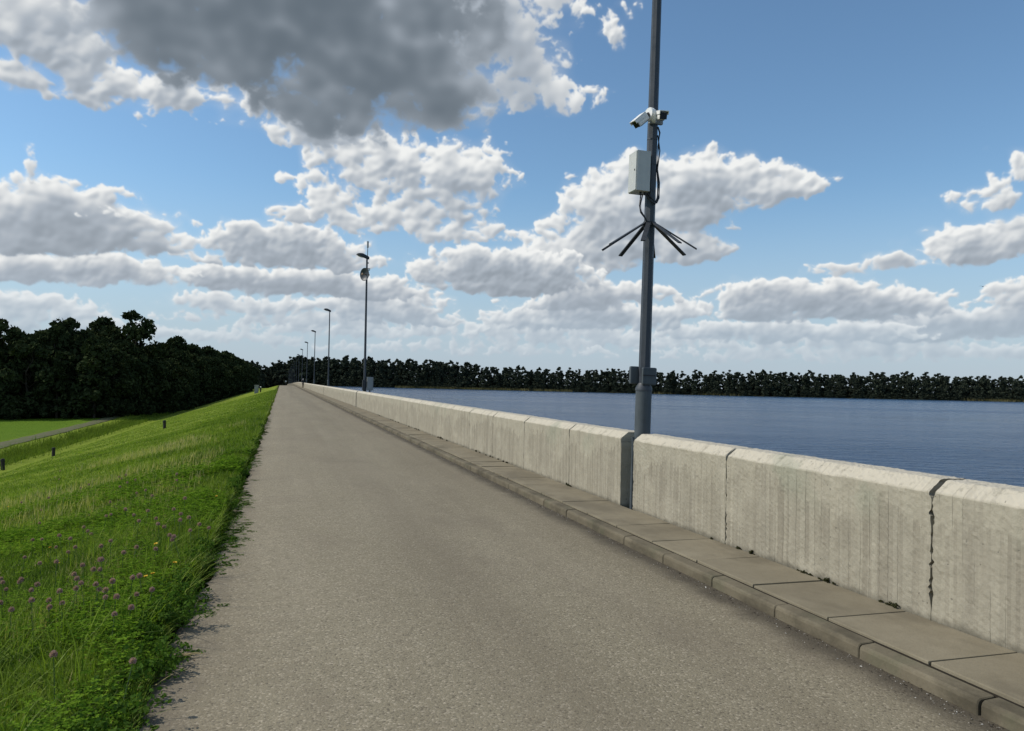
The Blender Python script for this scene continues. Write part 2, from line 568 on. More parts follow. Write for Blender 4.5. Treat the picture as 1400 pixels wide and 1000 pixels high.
def mat_asphalt():
    m, nt, b = new_mat('asphalt', rough=.9, spec=.25)
    co = obj_co(nt)
    sep = nd(nt, 'ShaderNodeSeparateXYZ', {0: co})
    big = noise(nt, scl(nt, co, (1, .25, 1)), .9, 4)
    mid = noise(nt, co, 7.0, 5, .6)
    stones = nd(nt, 'ShaderNodeTexVoronoi', {'Vector': co, 'Scale': 85.0, 'Randomness': 1.0})
    stone2 = nd(nt, 'ShaderNodeTexVoronoi', {'Vector': co, 'Scale': 190.0})
    tone = nd(nt, 'ShaderNodeSeparateColor', {0: stones.outputs['Color']}).outputs[0]
    c = mixc(nt, lin(nt, big, .3, .7), (.202, .176, .120), (.246, .216, .152))
    c = mixc(nt, lin(nt, mid, .3, .75, 0, .35), c, (.152, .131, .088))
    c = mixc(nt, lin(nt, tone, .80, 1.0, 0, .7), c, (.40, .35, .265))       # pale chips
    c = mixc(nt, lin(nt, tone, .20, 0.0, 0, .7), c, (.085, .072, .052))      # dark binder
    band = noise(nt, scl(nt, co, (1.1, .03, 1)), 1.0, 4, .6)
    c = mixc(nt, lin(nt, band, .42, .68, 0, .45), c, (.145, .120, .085))
    stn = noise(nt, scl(nt, co, (1, .5, 1)), .7, 6, .68)
    c = mixc(nt, lin(nt, stn, .52, .72, 0, .5), c, (.150, .124, .09))
    pits = noise(nt, scl(nt, co, (1, 1.6, 1)), 21.0, 2)
    c = mixc(nt, lin(nt, pits, .70, .76, 0, .6), c, (.07, .065, .058))
    # earth washed against the kerb, and along the grass edge
    wob = noise(nt, co, 2.3, 5, .65)
    kx = mth(nt, 'ADD', sep.outputs[0], mth(nt, 'MULTIPLY', wob, .32))
    c = mixc(nt, sstep(nt, kx, 3.30, 3.58, 0, .85), c, (.060, .050, .036))
    gx = mth(nt, 'ADD', sep.outputs[0], mth(nt, 'MULTIPLY', wob, .5))
    c = mixc(nt, sstep(nt, gx, -.02, -.38, 0, .55), c, (.085, .072, .060))
    nt.links.new(c, b.inputs['Base Color'])
    h = mth(nt, 'ADD', mth(nt, 'MULTIPLY', stones.outputs['Distance'], -.7), mth(nt, 'MULTIPLY', stone2.outputs['Distance'], -.3))
    h = mth(nt, 'ADD', h, mth(nt, 'MULTIPLY', mid, .6))
    nt.links.new(bump(nt, h, .6, .005), b.inputs['Normal'])
    return m


def mat_wall():
    m, nt, b = new_mat('wall_concrete', rough=.92, spec=.2)
    co = obj_co(nt)
    geo = nt.nodes.new('ShaderNodeNewGeometry')
    pos = geo.outputs['Position']
    sep = nd(nt, 'ShaderNodeSeparateXYZ', {0: pos})
    y, z = sep.outputs[1], sep.outputs[2]
    # shuttering boards: narrow vertical bands, each with its own tone and a raised seam
    wy = mth(nt, 'ADD', y, mth(nt, 'MULTIPLY', noise(nt, scl(nt, pos, (0, 1, .6)), 2.0, 3), .03))
    brd = nd(nt, 'ShaderNodeTexVoronoi', {'W': mth(nt, 'MULTIPLY', wy, 1.9), 'Randomness': .75}, voronoi_dimensions='1D')
    tone = nd(nt, 'ShaderNodeSeparateColor', {0: brd.outputs['Color']}).outputs[0]
    seam = nd(nt, 'ShaderNodeTexVoronoi', {'W': mth(nt, 'MULTIPLY', wy, 1.9), 'Randomness': .75}, voronoi_dimensions='1D', feature='DISTANCE_TO_EDGE').outputs['Distance']
    seam_l = mth(nt, 'MULTIPLY', sstep(nt, seam, .016, .0), sstep(nt, noise(nt, scl(nt, pos, (0, 2.1, 1.1)), 1.0, 4), .47, .62))
    fine = noise(nt, pos, 38.0, 6, .65)
    mid = noise(nt, pos, 6.0, 5, .6)
    streak = noise(nt, scl(nt, pos, (1, 16, .9)), 1.0, 5, .6)
    stain = noise(nt, scl(nt, pos, (1, .55, .9)), 2.1, 5, .62)
    c = mixc(nt, lin(nt, mid, .3, .7), (.315, .290, .224), (.390, .360, .282))
    c = mixc(nt, lin(nt, tone, 0, 1, 0, .18), c, (.27, .252, .212))
    c = mixc(nt, lin(nt, streak, .54, .78, 0, .34), c, (.240, .208, .152))
    # old damp rising board by board: each board is dark up to its own height
    bd2 = nd(nt, 'ShaderNodeTexVoronoi', {'W': mth(nt, 'MULTIPLY', wy, 6.5), 'Randomness': .9}, voronoi_dimensions='1D')
    sc2 = nd(nt, 'ShaderNodeSeparateColor', {0: bd2.outputs['Color']})
    bt, bh = sc2.outputs[0], sc2.outputs[1]
    zz = mth(nt, 'ADD', z, mth(nt, 'MULTIPLY', mth(nt, 'SUBTRACT', noise(nt, scl(nt, pos, (0, .9, 0)), 1.0, 2), .5), 1.0))
    lim = mth(nt, 'SUBTRACT', mth(nt, 'MULTIPLY_ADD', bh, .14, .70), zz)
    damp = mth(nt, 'MULTIPLY', sstep(nt, lim, -.012, .02), sstep(nt, stain, .30, .54))
    damp = mth(nt, 'MULTIPLY', damp, lin(nt, bt, 0, 1, .25, 1.0))
    c = mixc(nt, mth(nt, 'MULTIPLY', damp, .66), c, (.195, .175, .135))
    c = mixc(nt, lin(nt, bt, 0, 1, 0, .16), c, (.24, .215, .165))
    c = mixc(nt, mth(nt, 'MULTIPLY', seam_l, .85), c, (.10, .088, .068))
    # weathered crust on the coping
    cop = sstep(nt, mth(nt, 'ADD', z, mth(nt, 'MULTIPLY', mid, .05)), .985, 1.01)
    c = mixc(nt, mth(nt, 'MULTIPLY', cop, .7), c, (.53, .485, .395))
    lich = mth(nt, 'MULTIPLY', cop, sstep(nt, noise(nt, pos, 11.0, 6, .7), .54, .66))
    c = mixc(nt, mth(nt, 'MULTIPLY', lich, .6), c, (.27, .25, .20))
    run = mth(nt, 'MULTIPLY', sstep(nt, noise(nt, scl(nt, pos, (1, 7, .25)), 1.0, 4, .6), .55, .68), sstep(nt, z, .35, .95))
    c = mixc(nt, mth(nt, 'MULTIPLY', run, .30), c, (.17, .152, .118))
    # algae just under the coping and dirt at the foot
    alg = mth(nt, 'MULTIPLY', sstep(nt, noise(nt, pos, 1.3, 4), .56, .7), sstep(nt, z, .55, .9))
    c = mixc(nt, mth(nt, 'MULTIPLY', alg, .35), c, (.20, .23, .17))
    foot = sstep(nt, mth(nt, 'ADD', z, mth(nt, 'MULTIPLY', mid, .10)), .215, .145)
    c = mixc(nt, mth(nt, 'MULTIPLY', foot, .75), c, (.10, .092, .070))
    spot = sstep(nt, noise(nt, pos, 27.0, 3), .70, .74)
    c = mixc(nt, mth(nt, 'MULTIPLY', spot, .6), c, (.13, .12, .10))
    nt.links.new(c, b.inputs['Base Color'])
    h = mth(nt, 'ADD', mth(nt, 'MULTIPLY', fine, .7), mth(nt, 'MULTIPLY', mid, .5))
    h = mth(nt, 'ADD', h, mth(nt, 'MULTIPLY', noise(nt, pos, 15.0, 4, .6), .35))
    h = mth(nt, 'SUBTRACT', h, mth(nt, 'MULTIPLY', seam_l, .7))
    h = mth(nt, 'ADD', h, mth(nt, 'MULTIPLY', tone, .18))
    h = mth(nt, 'SUBTRACT', h, mth(nt, 'MULTIPLY', spot, .4))
    nt.links.new(bump(nt, h, .9, .008), b.inputs['Normal'])
    return m


def mat_concrete(name, lo, hi, dirt, grain=60.0, moss=0.0):
    m, nt, b = new_mat(name, rough=.93, spec=.2)
    geo = nt.nodes.new('ShaderNodeNewGeometry')
    pos = geo.outputs['Position']
    inf = nt.nodes.new('ShaderNodeObjectInfo').outputs['Random']
    mid = noise(nt, pos, 4.5, 6, .62)
    fine = noise(nt, pos, grain, 4, .65)
    c = mixc(nt, lin(nt, mid, .3, .7), lo, hi)
    c = mixc(nt, lin(nt, inf, 0, 1, 0, .3), c, tuple(x * .72 for x in lo))
    c = mixc(nt, lin(nt, fine, .5, .8, 0, .45), c, tuple(x * .55 for x in lo))
    d = noise(nt, scl(nt, pos, (1, .6, 1)), 1.7, 6, .66)
    c = mixc(nt, sstep(nt, d, .44, .64, 0, .8), c, dirt)
    if moss:
        q = sstep(nt, noise(nt, pos, 3.1, 4), .5, .68)
        c = mixc(nt, mth(nt, 'MULTIPLY', q, moss), c, (.085, .095, .055))
    nt.links.new(c, b.inputs['Base Color'])
    nt.links.new(bump(nt, mth(nt, 'ADD', mth(nt, 'MULTIPLY', fine, .6), mid), .6, .006), b.inputs['Normal'])
    return m


def mat_leaf(name, dark, light, trans=.35, attr=True, gloss=.25, dry=None):
    m = bpy.data.materials.new(name)
    m.use_nodes = True
    nt = m.node_tree
    nt.nodes.clear()
    pos = nt.nodes.new('ShaderNodeNewGeometry').outputs['Position']
    if attr:
        t = nd(nt, 'ShaderNodeAttribute', attribute_name='tint').outputs['Fac']
    else:
        t = nt.nodes.new('ShaderNodeObjectInfo').outputs['Random']
    c = mixc(nt, t, dark, light)
    if dry:
        c = mixc(nt, sstep(nt, t, .95, .98), c, dry)
        pn = noise(nt, pos, .55, 4)
        c = mixc(nt, lin(nt, pn, .42, .72, 0, .5), c, (light[0] * 1.15, light[1] * 1.02, light[2] * 1.2))
    d = nd(nt, 'ShaderNodeBsdfDiffuse', {'Color': c})
    tr = nd(nt, 'ShaderNodeBsdfTranslucent', {'Color': mixc(nt, 1.0, c, (1.1, 1.25, .5), 'MULTIPLY')})
    mx = nd(nt, 'ShaderNodeMixShader', {0: trans, 1: d.outputs[0], 2: tr.outputs[0]})
    last = mx
    if gloss:
        g = nd(nt, 'ShaderNodeBsdfGlossy', {'Color': (.9, .95, .9, 1), 'Roughness': .42})
        fr = nd(nt, 'ShaderNodeFresnel', {'IOR': 1.4})
        last = nd(nt, 'ShaderNodeMixShader', {0: mth(nt, 'MULTIPLY', fr.outputs[0], gloss), 1: mx.outputs[0], 2: g.outputs[0]})
    out = nt.nodes.new('ShaderNodeOutputMaterial')
    nt.links.new(last.outputs[0], out.inputs[0])
    return m


def mat_ground():
    m, nt, b = new_mat('turf', rough=1.0, spec=.05)
    pos = nt.nodes.new('ShaderNodeNewGeometry').outputs['Position']
    n1 = noise(nt, pos, .35, 5, .6)
    n2 = noise(nt, pos, 3.0, 5, .65)
    n3 = noise(nt, scl(nt, pos, (1, .4, 1)), 14.0, 4, .7)
    c = mixc(nt, lin(nt, n1, .3, .7), (.150, .205, .020), (.215, .275, .034))
    c = mixc(nt, lin(nt, n2, .42, .75, 0, .55), c, (.095, .150, .014))
    c = mixc(nt, lin(nt, n3, .5, .8, 0, .5), c, (.21, .22, .075))
    sep = nd(nt, 'ShaderNodeSeparateXYZ', {0: pos})
    fld = mth(nt, 'MULTIPLY', sstep(nt, sep.outputs[0], -25.0, -28.0), 1.0)
    c = mixc(nt, mth(nt, 'MULTIPLY', fld, .7), c, (.075, .160, .012))     # mown meadow below the dam
    # bare earth under the sward near the path
    e = mth(nt, 'ADD', sep.outputs[0], mth(nt, 'MULTIPLY', n2, .3))
    c = mixc(nt, sstep(nt, e, -1.0, -.45, 0, .8), c, (.045, .038, .022))
    # leaf litter on the floor of the woods
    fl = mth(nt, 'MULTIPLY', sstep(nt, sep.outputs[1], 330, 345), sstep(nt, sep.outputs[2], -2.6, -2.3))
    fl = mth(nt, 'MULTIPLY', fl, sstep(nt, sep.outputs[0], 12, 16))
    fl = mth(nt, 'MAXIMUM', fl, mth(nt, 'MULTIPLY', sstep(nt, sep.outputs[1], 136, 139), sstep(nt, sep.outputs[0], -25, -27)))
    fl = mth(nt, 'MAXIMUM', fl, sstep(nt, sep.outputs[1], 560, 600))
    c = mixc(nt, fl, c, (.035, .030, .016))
    nt.links.new(c, b.inputs['Base Color'])
    h = mth(nt, 'ADD', n3, mth(nt, 'MULTIPLY', n2, .8))
    nt.links.new(bump(nt, h, 1.0, .12), b.inputs['Normal'])
    return m


def mat_water():
    m, nt, b = new_mat('lake_water', (.024, .060, .125), .2, 0, .5)
    b.inputs['IOR'].default_value = 1.333
    pos = nt.nodes.new('ShaderNodeNewGeometry').outputs['Position']
    # ripples run across the wind, with long calmer lanes between them
    rot = nd(nt, 'ShaderNodeMapping', {'Vector': pos, 'Rotation': (0, 0, rad(25))}).outputs[0]
    w1 = noise(nt, scl(nt, rot, (.40, 1.0, 1)), .85, 4, .58)
    w2 = noise(nt, scl(nt, rot, (.5, 1.0, 1)), 3.2, 3, .6)
    lane = noise(nt, scl(nt, rot, (.005, .030, 1)), 1.0, 5, .6)
    lane2 = noise(nt, scl(nt, rot, (.05, .16, 1)), 1.0, 3, .6)
    amp = mth(nt, 'ADD', lin(nt, lane, .36, .62, .25, .9), lin(nt, lane2, .3, .7, 0, .35))
    # calmer in the lee of the far wood
    lee = vmt(nt, 'DOT_PRODUCT', pos, (.62, .78, 0))
    amp = mth(nt, 'MULTIPLY', amp, sstep(nt, lee, 40, 400, 1.0, .42))
    h = mth(nt, 'MULTIPLY', mth(nt, 'ADD', w1, mth(nt, 'MULTIPLY', w2, .42)), amp)
    nt.links.new(bump(nt, h, 1.0, .95), b.inputs['Normal'])
    nt.links.new(lin(nt, lane, .36, .62, .14, .28), b.inputs['Roughness'])
    return m


M_ASPHALT = mat_asphalt()
M_WALL = mat_wall()
M_SLAB = mat_concrete('paving_concrete', (.205, .178, .124), (.255, .224, .160), (.15, .130, .092), 90.0)
M_KERB = mat_concrete('kerb_concrete', (.130, .111, .076), (.185, .160, .112), (.060, .052, .036), 55.0, .3)
M_BED = new_mat('dark_joint', (.03, .026, .02), 1.0, 0, .05)[0]
M_TURF = mat_ground()
M_GRASS = mat_leaf('grass_blade', (.034, .080, .008), (.250, .345, .044), .36, True, .12, (.46, .40, .20))
M_CLOVER = mat_leaf('clover_leaf', (.030, .085, .008), (.190, .310, .030), .36, True, 0)
M_FOREST = mat_leaf('forest_leaf', (.024, .034, .016), (.046, .060, .026), .05, True, .0)
M_SHORE = mat_leaf('shore_wood_leaf', (.028, .037, .028), (.052, .063, .043), .04, True, .0)  # leaf colour raised and made bluer, painted in place of distance haze
M_DITCH = mat_leaf('ditch_weed_leaf', (.085, .13, .02), (.17, .23, .04), .3, True, 0)
M_WEED = mat_leaf('weed_leaf', (.040, .090, .014), (.11, .185, .035), .30, True, 0)
M_REED = mat_leaf('reed_blade', (.10, .095, .04), (.17, .15, .07), .15, True, .05)
M_BARK = worn('tree_bark', (.045, .036, .027), .95, 0, .4, 5)
M_WATER = mat_water()
M_GALV = worn('galvanised_steel', (.046, .054, .066), .5, .1, .25, 9)
M_DARKSTEEL = worn('dark_painted_steel', (.030, .034, .040), .5, .1, .25, 9)
M_SLEEVE = worn('grey_green_paint', (.060, .074, .084), .55, .05, .3, 7)
M_BOX = worn('light_grey_enamel', (.46, .47, .45), .45, 0, .10, 5)
M_BOXGREY = worn('mid_grey_enamel', (.24, .255, .265), .5, 0, .15, 5)
M_WHITE = worn('white_plastic', (.74, .74, .72), .4, 0, .06, 8)
M_BLACK = worn('black_rubber', (.018, .019, .022), .5, 0, .2, 12)
M_GLASS = new_mat('dark_lens_glass', (.012, .012, .014), .08, 0, .6)[0]
M_LAMPGLASS = new_mat('lamp_lens', (.30, .31, .30), .25, 0, .5)[0]
M_POST = worn('dark_weathered_wood', (.030, .027, .024), .9, 0, .3, 10)
M_CABINET = mat_concrete('old_cabinet_concrete', (.27, .27, .27), (.36, .36, .35), (.17, .17, .16), 40.0)
M_TRACK = mat_concrete('track_gravel', (.10, .10, .05), (.135, .125, .07), (.07, .11, .02), 5.0)


# ------------------------------------------------------------------ the lie of the land
KERB_X, SLAB_X, WALL_X, WALL_BACK, WALK_Z = 3.47, 3.613, 4.28, 4.70, 0.105
LAMP_X, LAMP_GAP, LAMP_Y0 = 4.76, 37.4, 9.05
WATER_Z = -2.5


def road_z(y):
    y = np.asarray(y, float)
    d = np.maximum(y - 190, 0)
    return np.where(d < 62, -6e-5 * d * d, -.2306 - .00744 * (d - 62))


_ph = RNG.random((12, 3)) * 6.28


def lumps(x, y, f):
    r = 0
    for i in range(5):
        a = _ph[i, 0]
        r = r + np.sin((x * math.cos(a) + y * math.sin(a)) * f * (1 + .37 * i) + _ph[i, 1]) / (1 + .5 * i)
    return r / 2.6


SHORE = [(-300, 690), (-40, 660), (30, 600), (66, 537), (165, 482), (254, 397), (415, 343), (700, 215), (1200, 40), (1900, -250)]


def shore_y(x):
    return np.interp(x, [p[0] for p in SHORE], [p[1] for p in SHORE])


def land_z(x, y):
    x, y = np.asarray(x, float), np.asarray(y, float)
    rz = road_z(y)
    left = -np.minimum(np.maximum(-x - 0.95, 0) / 3.4, 5.15)
    left = left + np.where(x < -.6, .04 * lumps(x, y, 1.1) * np.clip((-x - .8) / 2, 0, 1), 0)
    left = left + np.where((x < -19.5) & (x > -23.0), -.35 * np.sin((x + 19.5) / -3.5 * np.pi), 0)   # ditch
    left = left + np.where(x < -23, .12 * lumps(x, y, .12), 0)
    mid = np.full_like(x, -.16)
    right = -np.maximum(x - 4.85, 0) / 2.0 - .16
    z = np.where(x < -.62, left - .02, np.where(x < 4.85, mid, np.maximum(right, -7))) + rz * np.clip(1 - (np.abs(x) - 8) / 12, 0, 1)
    d = y - shore_y(x)
    far = np.clip(-2.5 + d * .06, -7, 0.5)
    return np.where((x > 4.85) | (d > 60), np.maximum(z, far), z)


def build_land():
    xs = np.concatenate([np.array([-1500, -900, -500, -300, -200, -140, -100, -80, -65, -55, -48, -42, -37, -33, -30, -28, -26.5]),
                         np.arange(-25, -17, .5), np.arange(-17, -6, .5), np.arange(-6, -.95, .2), np.array([-.95, -.78, -.62, -.6, 0, 2, 4.8, 4.86, 6, 8, 10, 14, 20]),
                         np.arange(30, 460, 15), np.array([500, 560, 640, 740, 900, 1200, 1600])])
    ys = np.concatenate([np.array([-300, -120, -60, -30, -15, -8]), np.arange(-4, 14, .3), np.arange(14, 40, .8), np.arange(40, 130, 2.5), np.arange(130, 350, 8.),
                         np.arange(350, 720, 12.), np.array([760, 850, 1000, 1300, 1700, 2400])])
    X, Y = np.meshgrid(xs, ys)
    Z = land_z(X, Y)
    H, W = X.shape
    V = np.stack([X, Y, Z], -1).reshape(-1, 3)
    i = (np.arange(H - 1)[:, None] * W + np.arange(W - 1)[None, :]).ravel()
    F = np.stack([i, i + 1, i + W + 1, i + W], 1)
    o = link('ground', mesh_np('ground', V, [F], M_TURF, True))
    tag(o, kind='structure')
    # water
    V = [(4.9, -400, WATER_Z), (2600, -400, WATER_Z), (2600, 700, WATER_Z), (4.9, 700, WATER_Z)]
    o = link('lake_water', mesh_np('lake_water', V, [[(0, 1, 2, 3)]], M_WATER))
    tag(o, kind='structure')
    # road: a sheet of asphalt with a frayed left edge
    ys = np.concatenate([np.arange(-6, 20, .06), np.arange(20, 60, .3), np.arange(60, 640, 4.)])
    n = len(ys)
    e = -.50 - .22 * np.clip((8 - ys) / 5, 0, 1.5) + .05 * lumps(ys * 0, ys, 1.3) + .035 * lumps(ys * 0, ys, 6.0) + .02 * RNG.standard_normal(n) * (ys < 30)
    z = road_z(ys)
    V = np.concatenate([np.stack([e, ys, z - .02], 1), np.stack([e + .05, ys, z], 1), np.stack([np.full(n, 1.5), ys, z + .012], 1),
                        np.stack([np.full(n, KERB_X + .02), ys, z], 1)])
    i = np.arange(n - 1)
    F = np.concatenate([np.stack([i + k * n, i + (k + 1) * n, i + (k + 1) * n + 1, i + k * n + 1], 1) for k in range(3)])
    o = link('road', mesh_np('road', V, [F], M_ASPHALT, True))
    tag(o, kind='structure')
    # farm track below the dam
    ys = np.arange(40, 230, 2.0)
    xc = -25.6 + .5 * np.sin(ys * .03)
    rows = []
    for off in (-1.0, -.65, -.25, .25, .65, 1.0):
        rows.append(np.stack([xc + off + .12 * lumps(ys, ys * 0 + off * 9, .7), ys, land_z(xc + off, ys) + .05 + (.05 if abs(off) < .5 else 0)], 1))
    n = len(ys)
    i = np.arange(n - 1)
    F = np.concatenate([np.stack([i + k * n, i + (k + 1) * n, i + (k + 1) * n + 1, i + k * n + 1], 1) for k in range(5)])
    o = link('farm_track', mesh_np('farm_track', np.concatenate(rows), [F], M_TRACK, True))
    tag(o, kind='structure')


build_land()


# ------------------------------------------------------------------ kerb, paving slabs
def build_footway():
    kerb = tag(empty('kerb', (KERB_X, 0, 0)), kind='structure')
    prof = [(0, -.12), (0, .062), (.006, .078), (.02, .088), (.112, .094), (.118, .088), (.118, -.12)]

    def stone(L, name):
        mb = MB()
        a = [(x, .006, z) for x, z in prof]
        b = [(x, L - .006, z) for x, z in prof]
        a0 = [(x + (.004 if x < .06 else -.004), 0, z - .005) for x, z in prof]
        b0 = [(x + (.004 if x < .06 else -.004), L, z - .005) for x, z in prof]
        mb.loft([a0, a, b, b0])
        return mb.mesh(name, M_KERB)
    me = stone(.842, 'kerb_stone')
    y = 3.12 - 0.853 * 6
    end = 0
    while y < 42:
        o = link('kerb_stone', me, kerb, (random.uniform(-.004, .004), y, random.uniform(-.006, .004)), (0, random.uniform(-.012, .012), random.uniform(-.004, .004)))
        y += .853
    mb = MB()
    ys = np.arange(y, 640, 6.0)
    secs = [[(x, yy, z + float(road_z(yy))) for x, z in prof] for yy in ys]
    mb.loft(secs)
    tag(mb.build('kerb_run', M_KERB, kerb), kind='stuff')

    walk = tag(empty('footway', (SLAB_X, 0, 0)), kind='structure')
    w = WALL_X - SLAB_X - .004
    mb = MB()
    mb.box((w / 2, .424, WALK_Z - .04), (w, .848, .08), bev=.006)
    me = mb.mesh('paving_slab', M_SLAB)
    y = 3.58 - .862 * 6
    while y < 42:
        link('paving_slab', me, walk, (random.uniform(0, .006), y, random.uniform(-.006, .004)), (random.uniform(-.006, .006), random.uniform(-.006, .006), random.uniform(-.004, .004)))
        y += .862
    mb = MB()
    ys2 = np.arange(y, 640, 6.0)
    mb.loft([[(q, yy, zz + float(road_z(yy))) for q, zz in ((0, -.1), (0, WALK_Z), (w, WALK_Z), (w, -.1))] for yy in ys2])
    tag(mb.build('slab_run', M_SLAB, walk), kind='stuff')
    mb = MB()
    mb.loft([[(q, yy, zz + float(road_z(yy))) for q, zz in ((-.03, -.14), (-.03, .01), (w + .03, .01), (w + .03, -.14))] for yy in [-6., 42.]])
    mb.build('bedding', M_BED, walk)
    mb = MB()
    mb.loft([[(q, yy, zz + float(road_z(yy))) for q, zz in ((-.0245, .0), (-.0245, .086), (-.001, .086), (-.001, .0))] for yy in [-6.] + list(np.arange(30., 640., 6.))])
    mb.build('joint_strip', M_BED, walk)  # dark strip along the gap between kerb and slabs


build_footway()


# ------------------------------------------------------------------ parapet walls, one stretch between each pair of lamp posts
def wall_profile(step):
    key = [(0, -.12), (0, .965), (.006, .978), (.095, 1.050), (.108, 1.056), (.31, 1.056), (.325, 1.050), (.414, .978), (.42, .965), (.42, -.12)]
    out = [key[0]]
    for p, q in zip(key, key[1:]):
        d = math.hypot(q[0] - p[0], q[1] - p[1])
        n = max(1, int(round(d / step)))
        for k in range(1, n + 1):
            out.append((p[0] + (q[0] - p[0]) * k / n, p[1] + (q[1] - p[1]) * k / n))
    return out


def wall_mesh(name, L, y0, step, rough, ragged, seed):
    """solid length of wall from local y=0 to L; sits in the world at y0"""
    r = np.random.default_rng(seed)
    prof = np.array(wall_profile(step))
    ny = max(2, int(round(L / step)) + 1)
    ys = np.linspace(0, L, ny)
    P = np.zeros((ny, len(prof), 3))
    P[..., 0] = prof[None, :, 0]
    P[..., 1] = ys[:, None]
    P[..., 2] = prof[None, :, 1]
    # bowed faces, worn arrises, rough cast
    yy, zz = P[..., 1] + y0, P[..., 2]
    g = rough
    low = lumps(yy * 1.0, zz * 2 + P[..., 0] * 3, 2.0)
    mid = lumps(yy, zz + P[..., 0] * 2, 9.0)
    fine = r.standard_normal(P.shape[:2])
    cop = np.clip((zz - .93) / .05, 0, 1)
    face = np.where(P[..., 0] < .21, -1, 1)
    amt = g * (.5 * low + .35 * mid + .22 * fine) * (1 + .25 * cop)
    side = (zz < .96)
    P[..., 0] += np.where(side, face * amt, face * amt * .5)
    P[..., 2] += np.where(side, 0, amt * .9)
    if ragged:
        # joints crumble along an uneven line
        for end, s in ((0, 1), (-1, -1)):
            jag = ragged * (.15 + .45 * lumps(zz[end] * 1.0, zz[end] * .3 + seed, 17.0) + .9 * np.maximum(r.standard_normal(len(prof)) - .6, 0))
            P[end, :, 1] += s * np.maximum(jag, 0)
            rnd_ = s * ragged * 1.6 * cop[end]
            P[end, :, 1] += rnd_
            P[end, :, 2] -= cop[end] * ragged * .8
    V = P.reshape(-1, 3)
    n = len(prof)
    i = (np.arange(ny - 1)[:, None] * n + np.arange(n - 1)[None, :]).ravel()
    F = np.stack([i, i + n, i + n + 1, i + 1], 1)
    caps = []
    h = n // 2
    for base, flip in ((0, False), ((ny - 1) * n, True)):
        a = [(base + k, base + k + 1, base + n - 2 - k, base + n - 1 - k) for k in range(h - 1)]
        caps += [t[::-1] if flip else t for t in a]
    V[:, 2] += road_z(V[:, 1] + y0)
    return mesh_np(name, V, [F, np.array(caps)], M_WALL, False if step < .05 else False)


def build_walls():
    ordw = ['first', 'second', 'third', 'fourth', 'fifth', 'sixth', 'seventh', 'eighth', 'ninth', 'tenth', 'eleventh', 'twelfth', 'thirteenth', 'fourteenth', 'fifteenth', 'sixteenth']
    gaps = [LAMP_Y0 + LAMP_GAP * k for k in range(16)]
    near = [-4.2, -1.3, 1.55, 4.22, 6.75, 8.87]
    for run in range(17):
        y0 = -4.2 if run == 0 else gaps[run - 1] + .18
        y1 = gaps[run] - .18 if run < 16 else 634.0
        if run == 0:
            root = empty('parapet_wall', (WALL_X, 0, 0))
            js = near
            lab = 'rough pale concrete parapet wall in the right foreground, with cracked joints'
        elif run == 1:
            root = empty('parapet_wall', (WALL_X, 0, 0))
            js = [9.23, 11.12, 13.42, 15.6, 17.7, 19.8, 22.3, 24.7, 27.1, 29.5, 31.9, 34.3, 36.7, 39.1, 41.5, 43.8, y1]
            lab = 'pale concrete parapet wall stretch starting just beyond the pole with cameras'
        elif run < 4:
            root = empty('parapet_wall', (WALL_X, 0, 0))
            k = int((y1 - y0) / 2.4)
            js = list(np.linspace(y0, y1, k + 1))
            lab = 'concrete parapet wall stretch between the %s and %s lamp posts along the path' % (ordw[run - 1], ordw[run])
        else:
            lab = 'distant concrete parapet stretch between the %s and %s lamp posts' % (ordw[run - 1], ordw[run]) if run < 16 else 'farthest concrete parapet stretch beyond the last lamp post'
            o = link('parapet_wall', wall_mesh('parapet_wall', y1 - y0, y0, 4.0, 0, 0, run), None, (WALL_X, y0, 0))
            tag(o, lab, 'wall', 'parapet wall stretches')
            continue
        tag(root, lab, 'wall', 'parapet wall stretches')
        for k, (a, b) in enumerate(zip(js, js[1:])):
            d = .5 * (a + b)
            step = .022 if 2 < d < 10 else (.05 if d < 22 else (.2 if d < 46 else .6))
            if run == 0 and b < 2: step = .08
            g = .006 if step < .1 else .004
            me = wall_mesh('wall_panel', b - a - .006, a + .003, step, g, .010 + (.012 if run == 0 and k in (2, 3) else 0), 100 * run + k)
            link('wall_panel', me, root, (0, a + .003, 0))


build_walls()


# ------------------------------------------------------------------ lamp posts
def luminaire_parts(root, top, size=1.0):
    """cobra-head lantern reaching over the path, towards -x"""
    s = size
    secs = []
    for (x, w, zt, zb) in ((.16, .045, .05, -.05), (.04, .06, .075, -.065), (-.10, .095, .10, -.05), (-.30, .155, .125, -.03), (-.50, .165, .11, -.012),
                           (-.66, .12, .075, .0), (-.745, .05, .035, .008)):
        ring = []
        for k in range(14):
            q = 2 * math.pi * k / 14
            c, sn = math.cos(q), math.sin(q)
            zz = 1.9 * (zt * abs(sn) ** .8 if sn > 0 else zb * abs(sn) ** .7)
            tilt = -x * .20
            ring.append((x * s, w * s * c, top + (zz + tilt) * s))
        secs.append(ring)
    mb = MB()
    mb.loft(secs)
    lum = mb.build('luminaire', M_DARKSTEEL, root, smooth=True)
    mb = MB()
    secs = []
    for (x, w, d) in ((-.14, .04, .0), (-.22, .105, .035), (-.40, .135, .055), (-.56, .11, .04), (-.66, .045, .0)):
        ring = []
        for k in range(12):
            q = 2 * math.pi * k / 12
            zb = -.025 - d if math.sin(q) < 0 else -.005
            ring.append((x * s, w * s * math.cos(q), top + (zb * abs(math.sin(q)) - x * .20 - .012) * s))
        secs.append(ring)
    mb.loft(secs)
    mb.build('lens', M_LAMPGLASS, lum, smooth=True)
    mb = MB()
    mb.tube([(0, 0, top - .35 * s), (0, 0, top + .02 * s)], .052 * s, 10)
    mb.build('spigot', M_DARKSTEEL, lum, smooth=True)


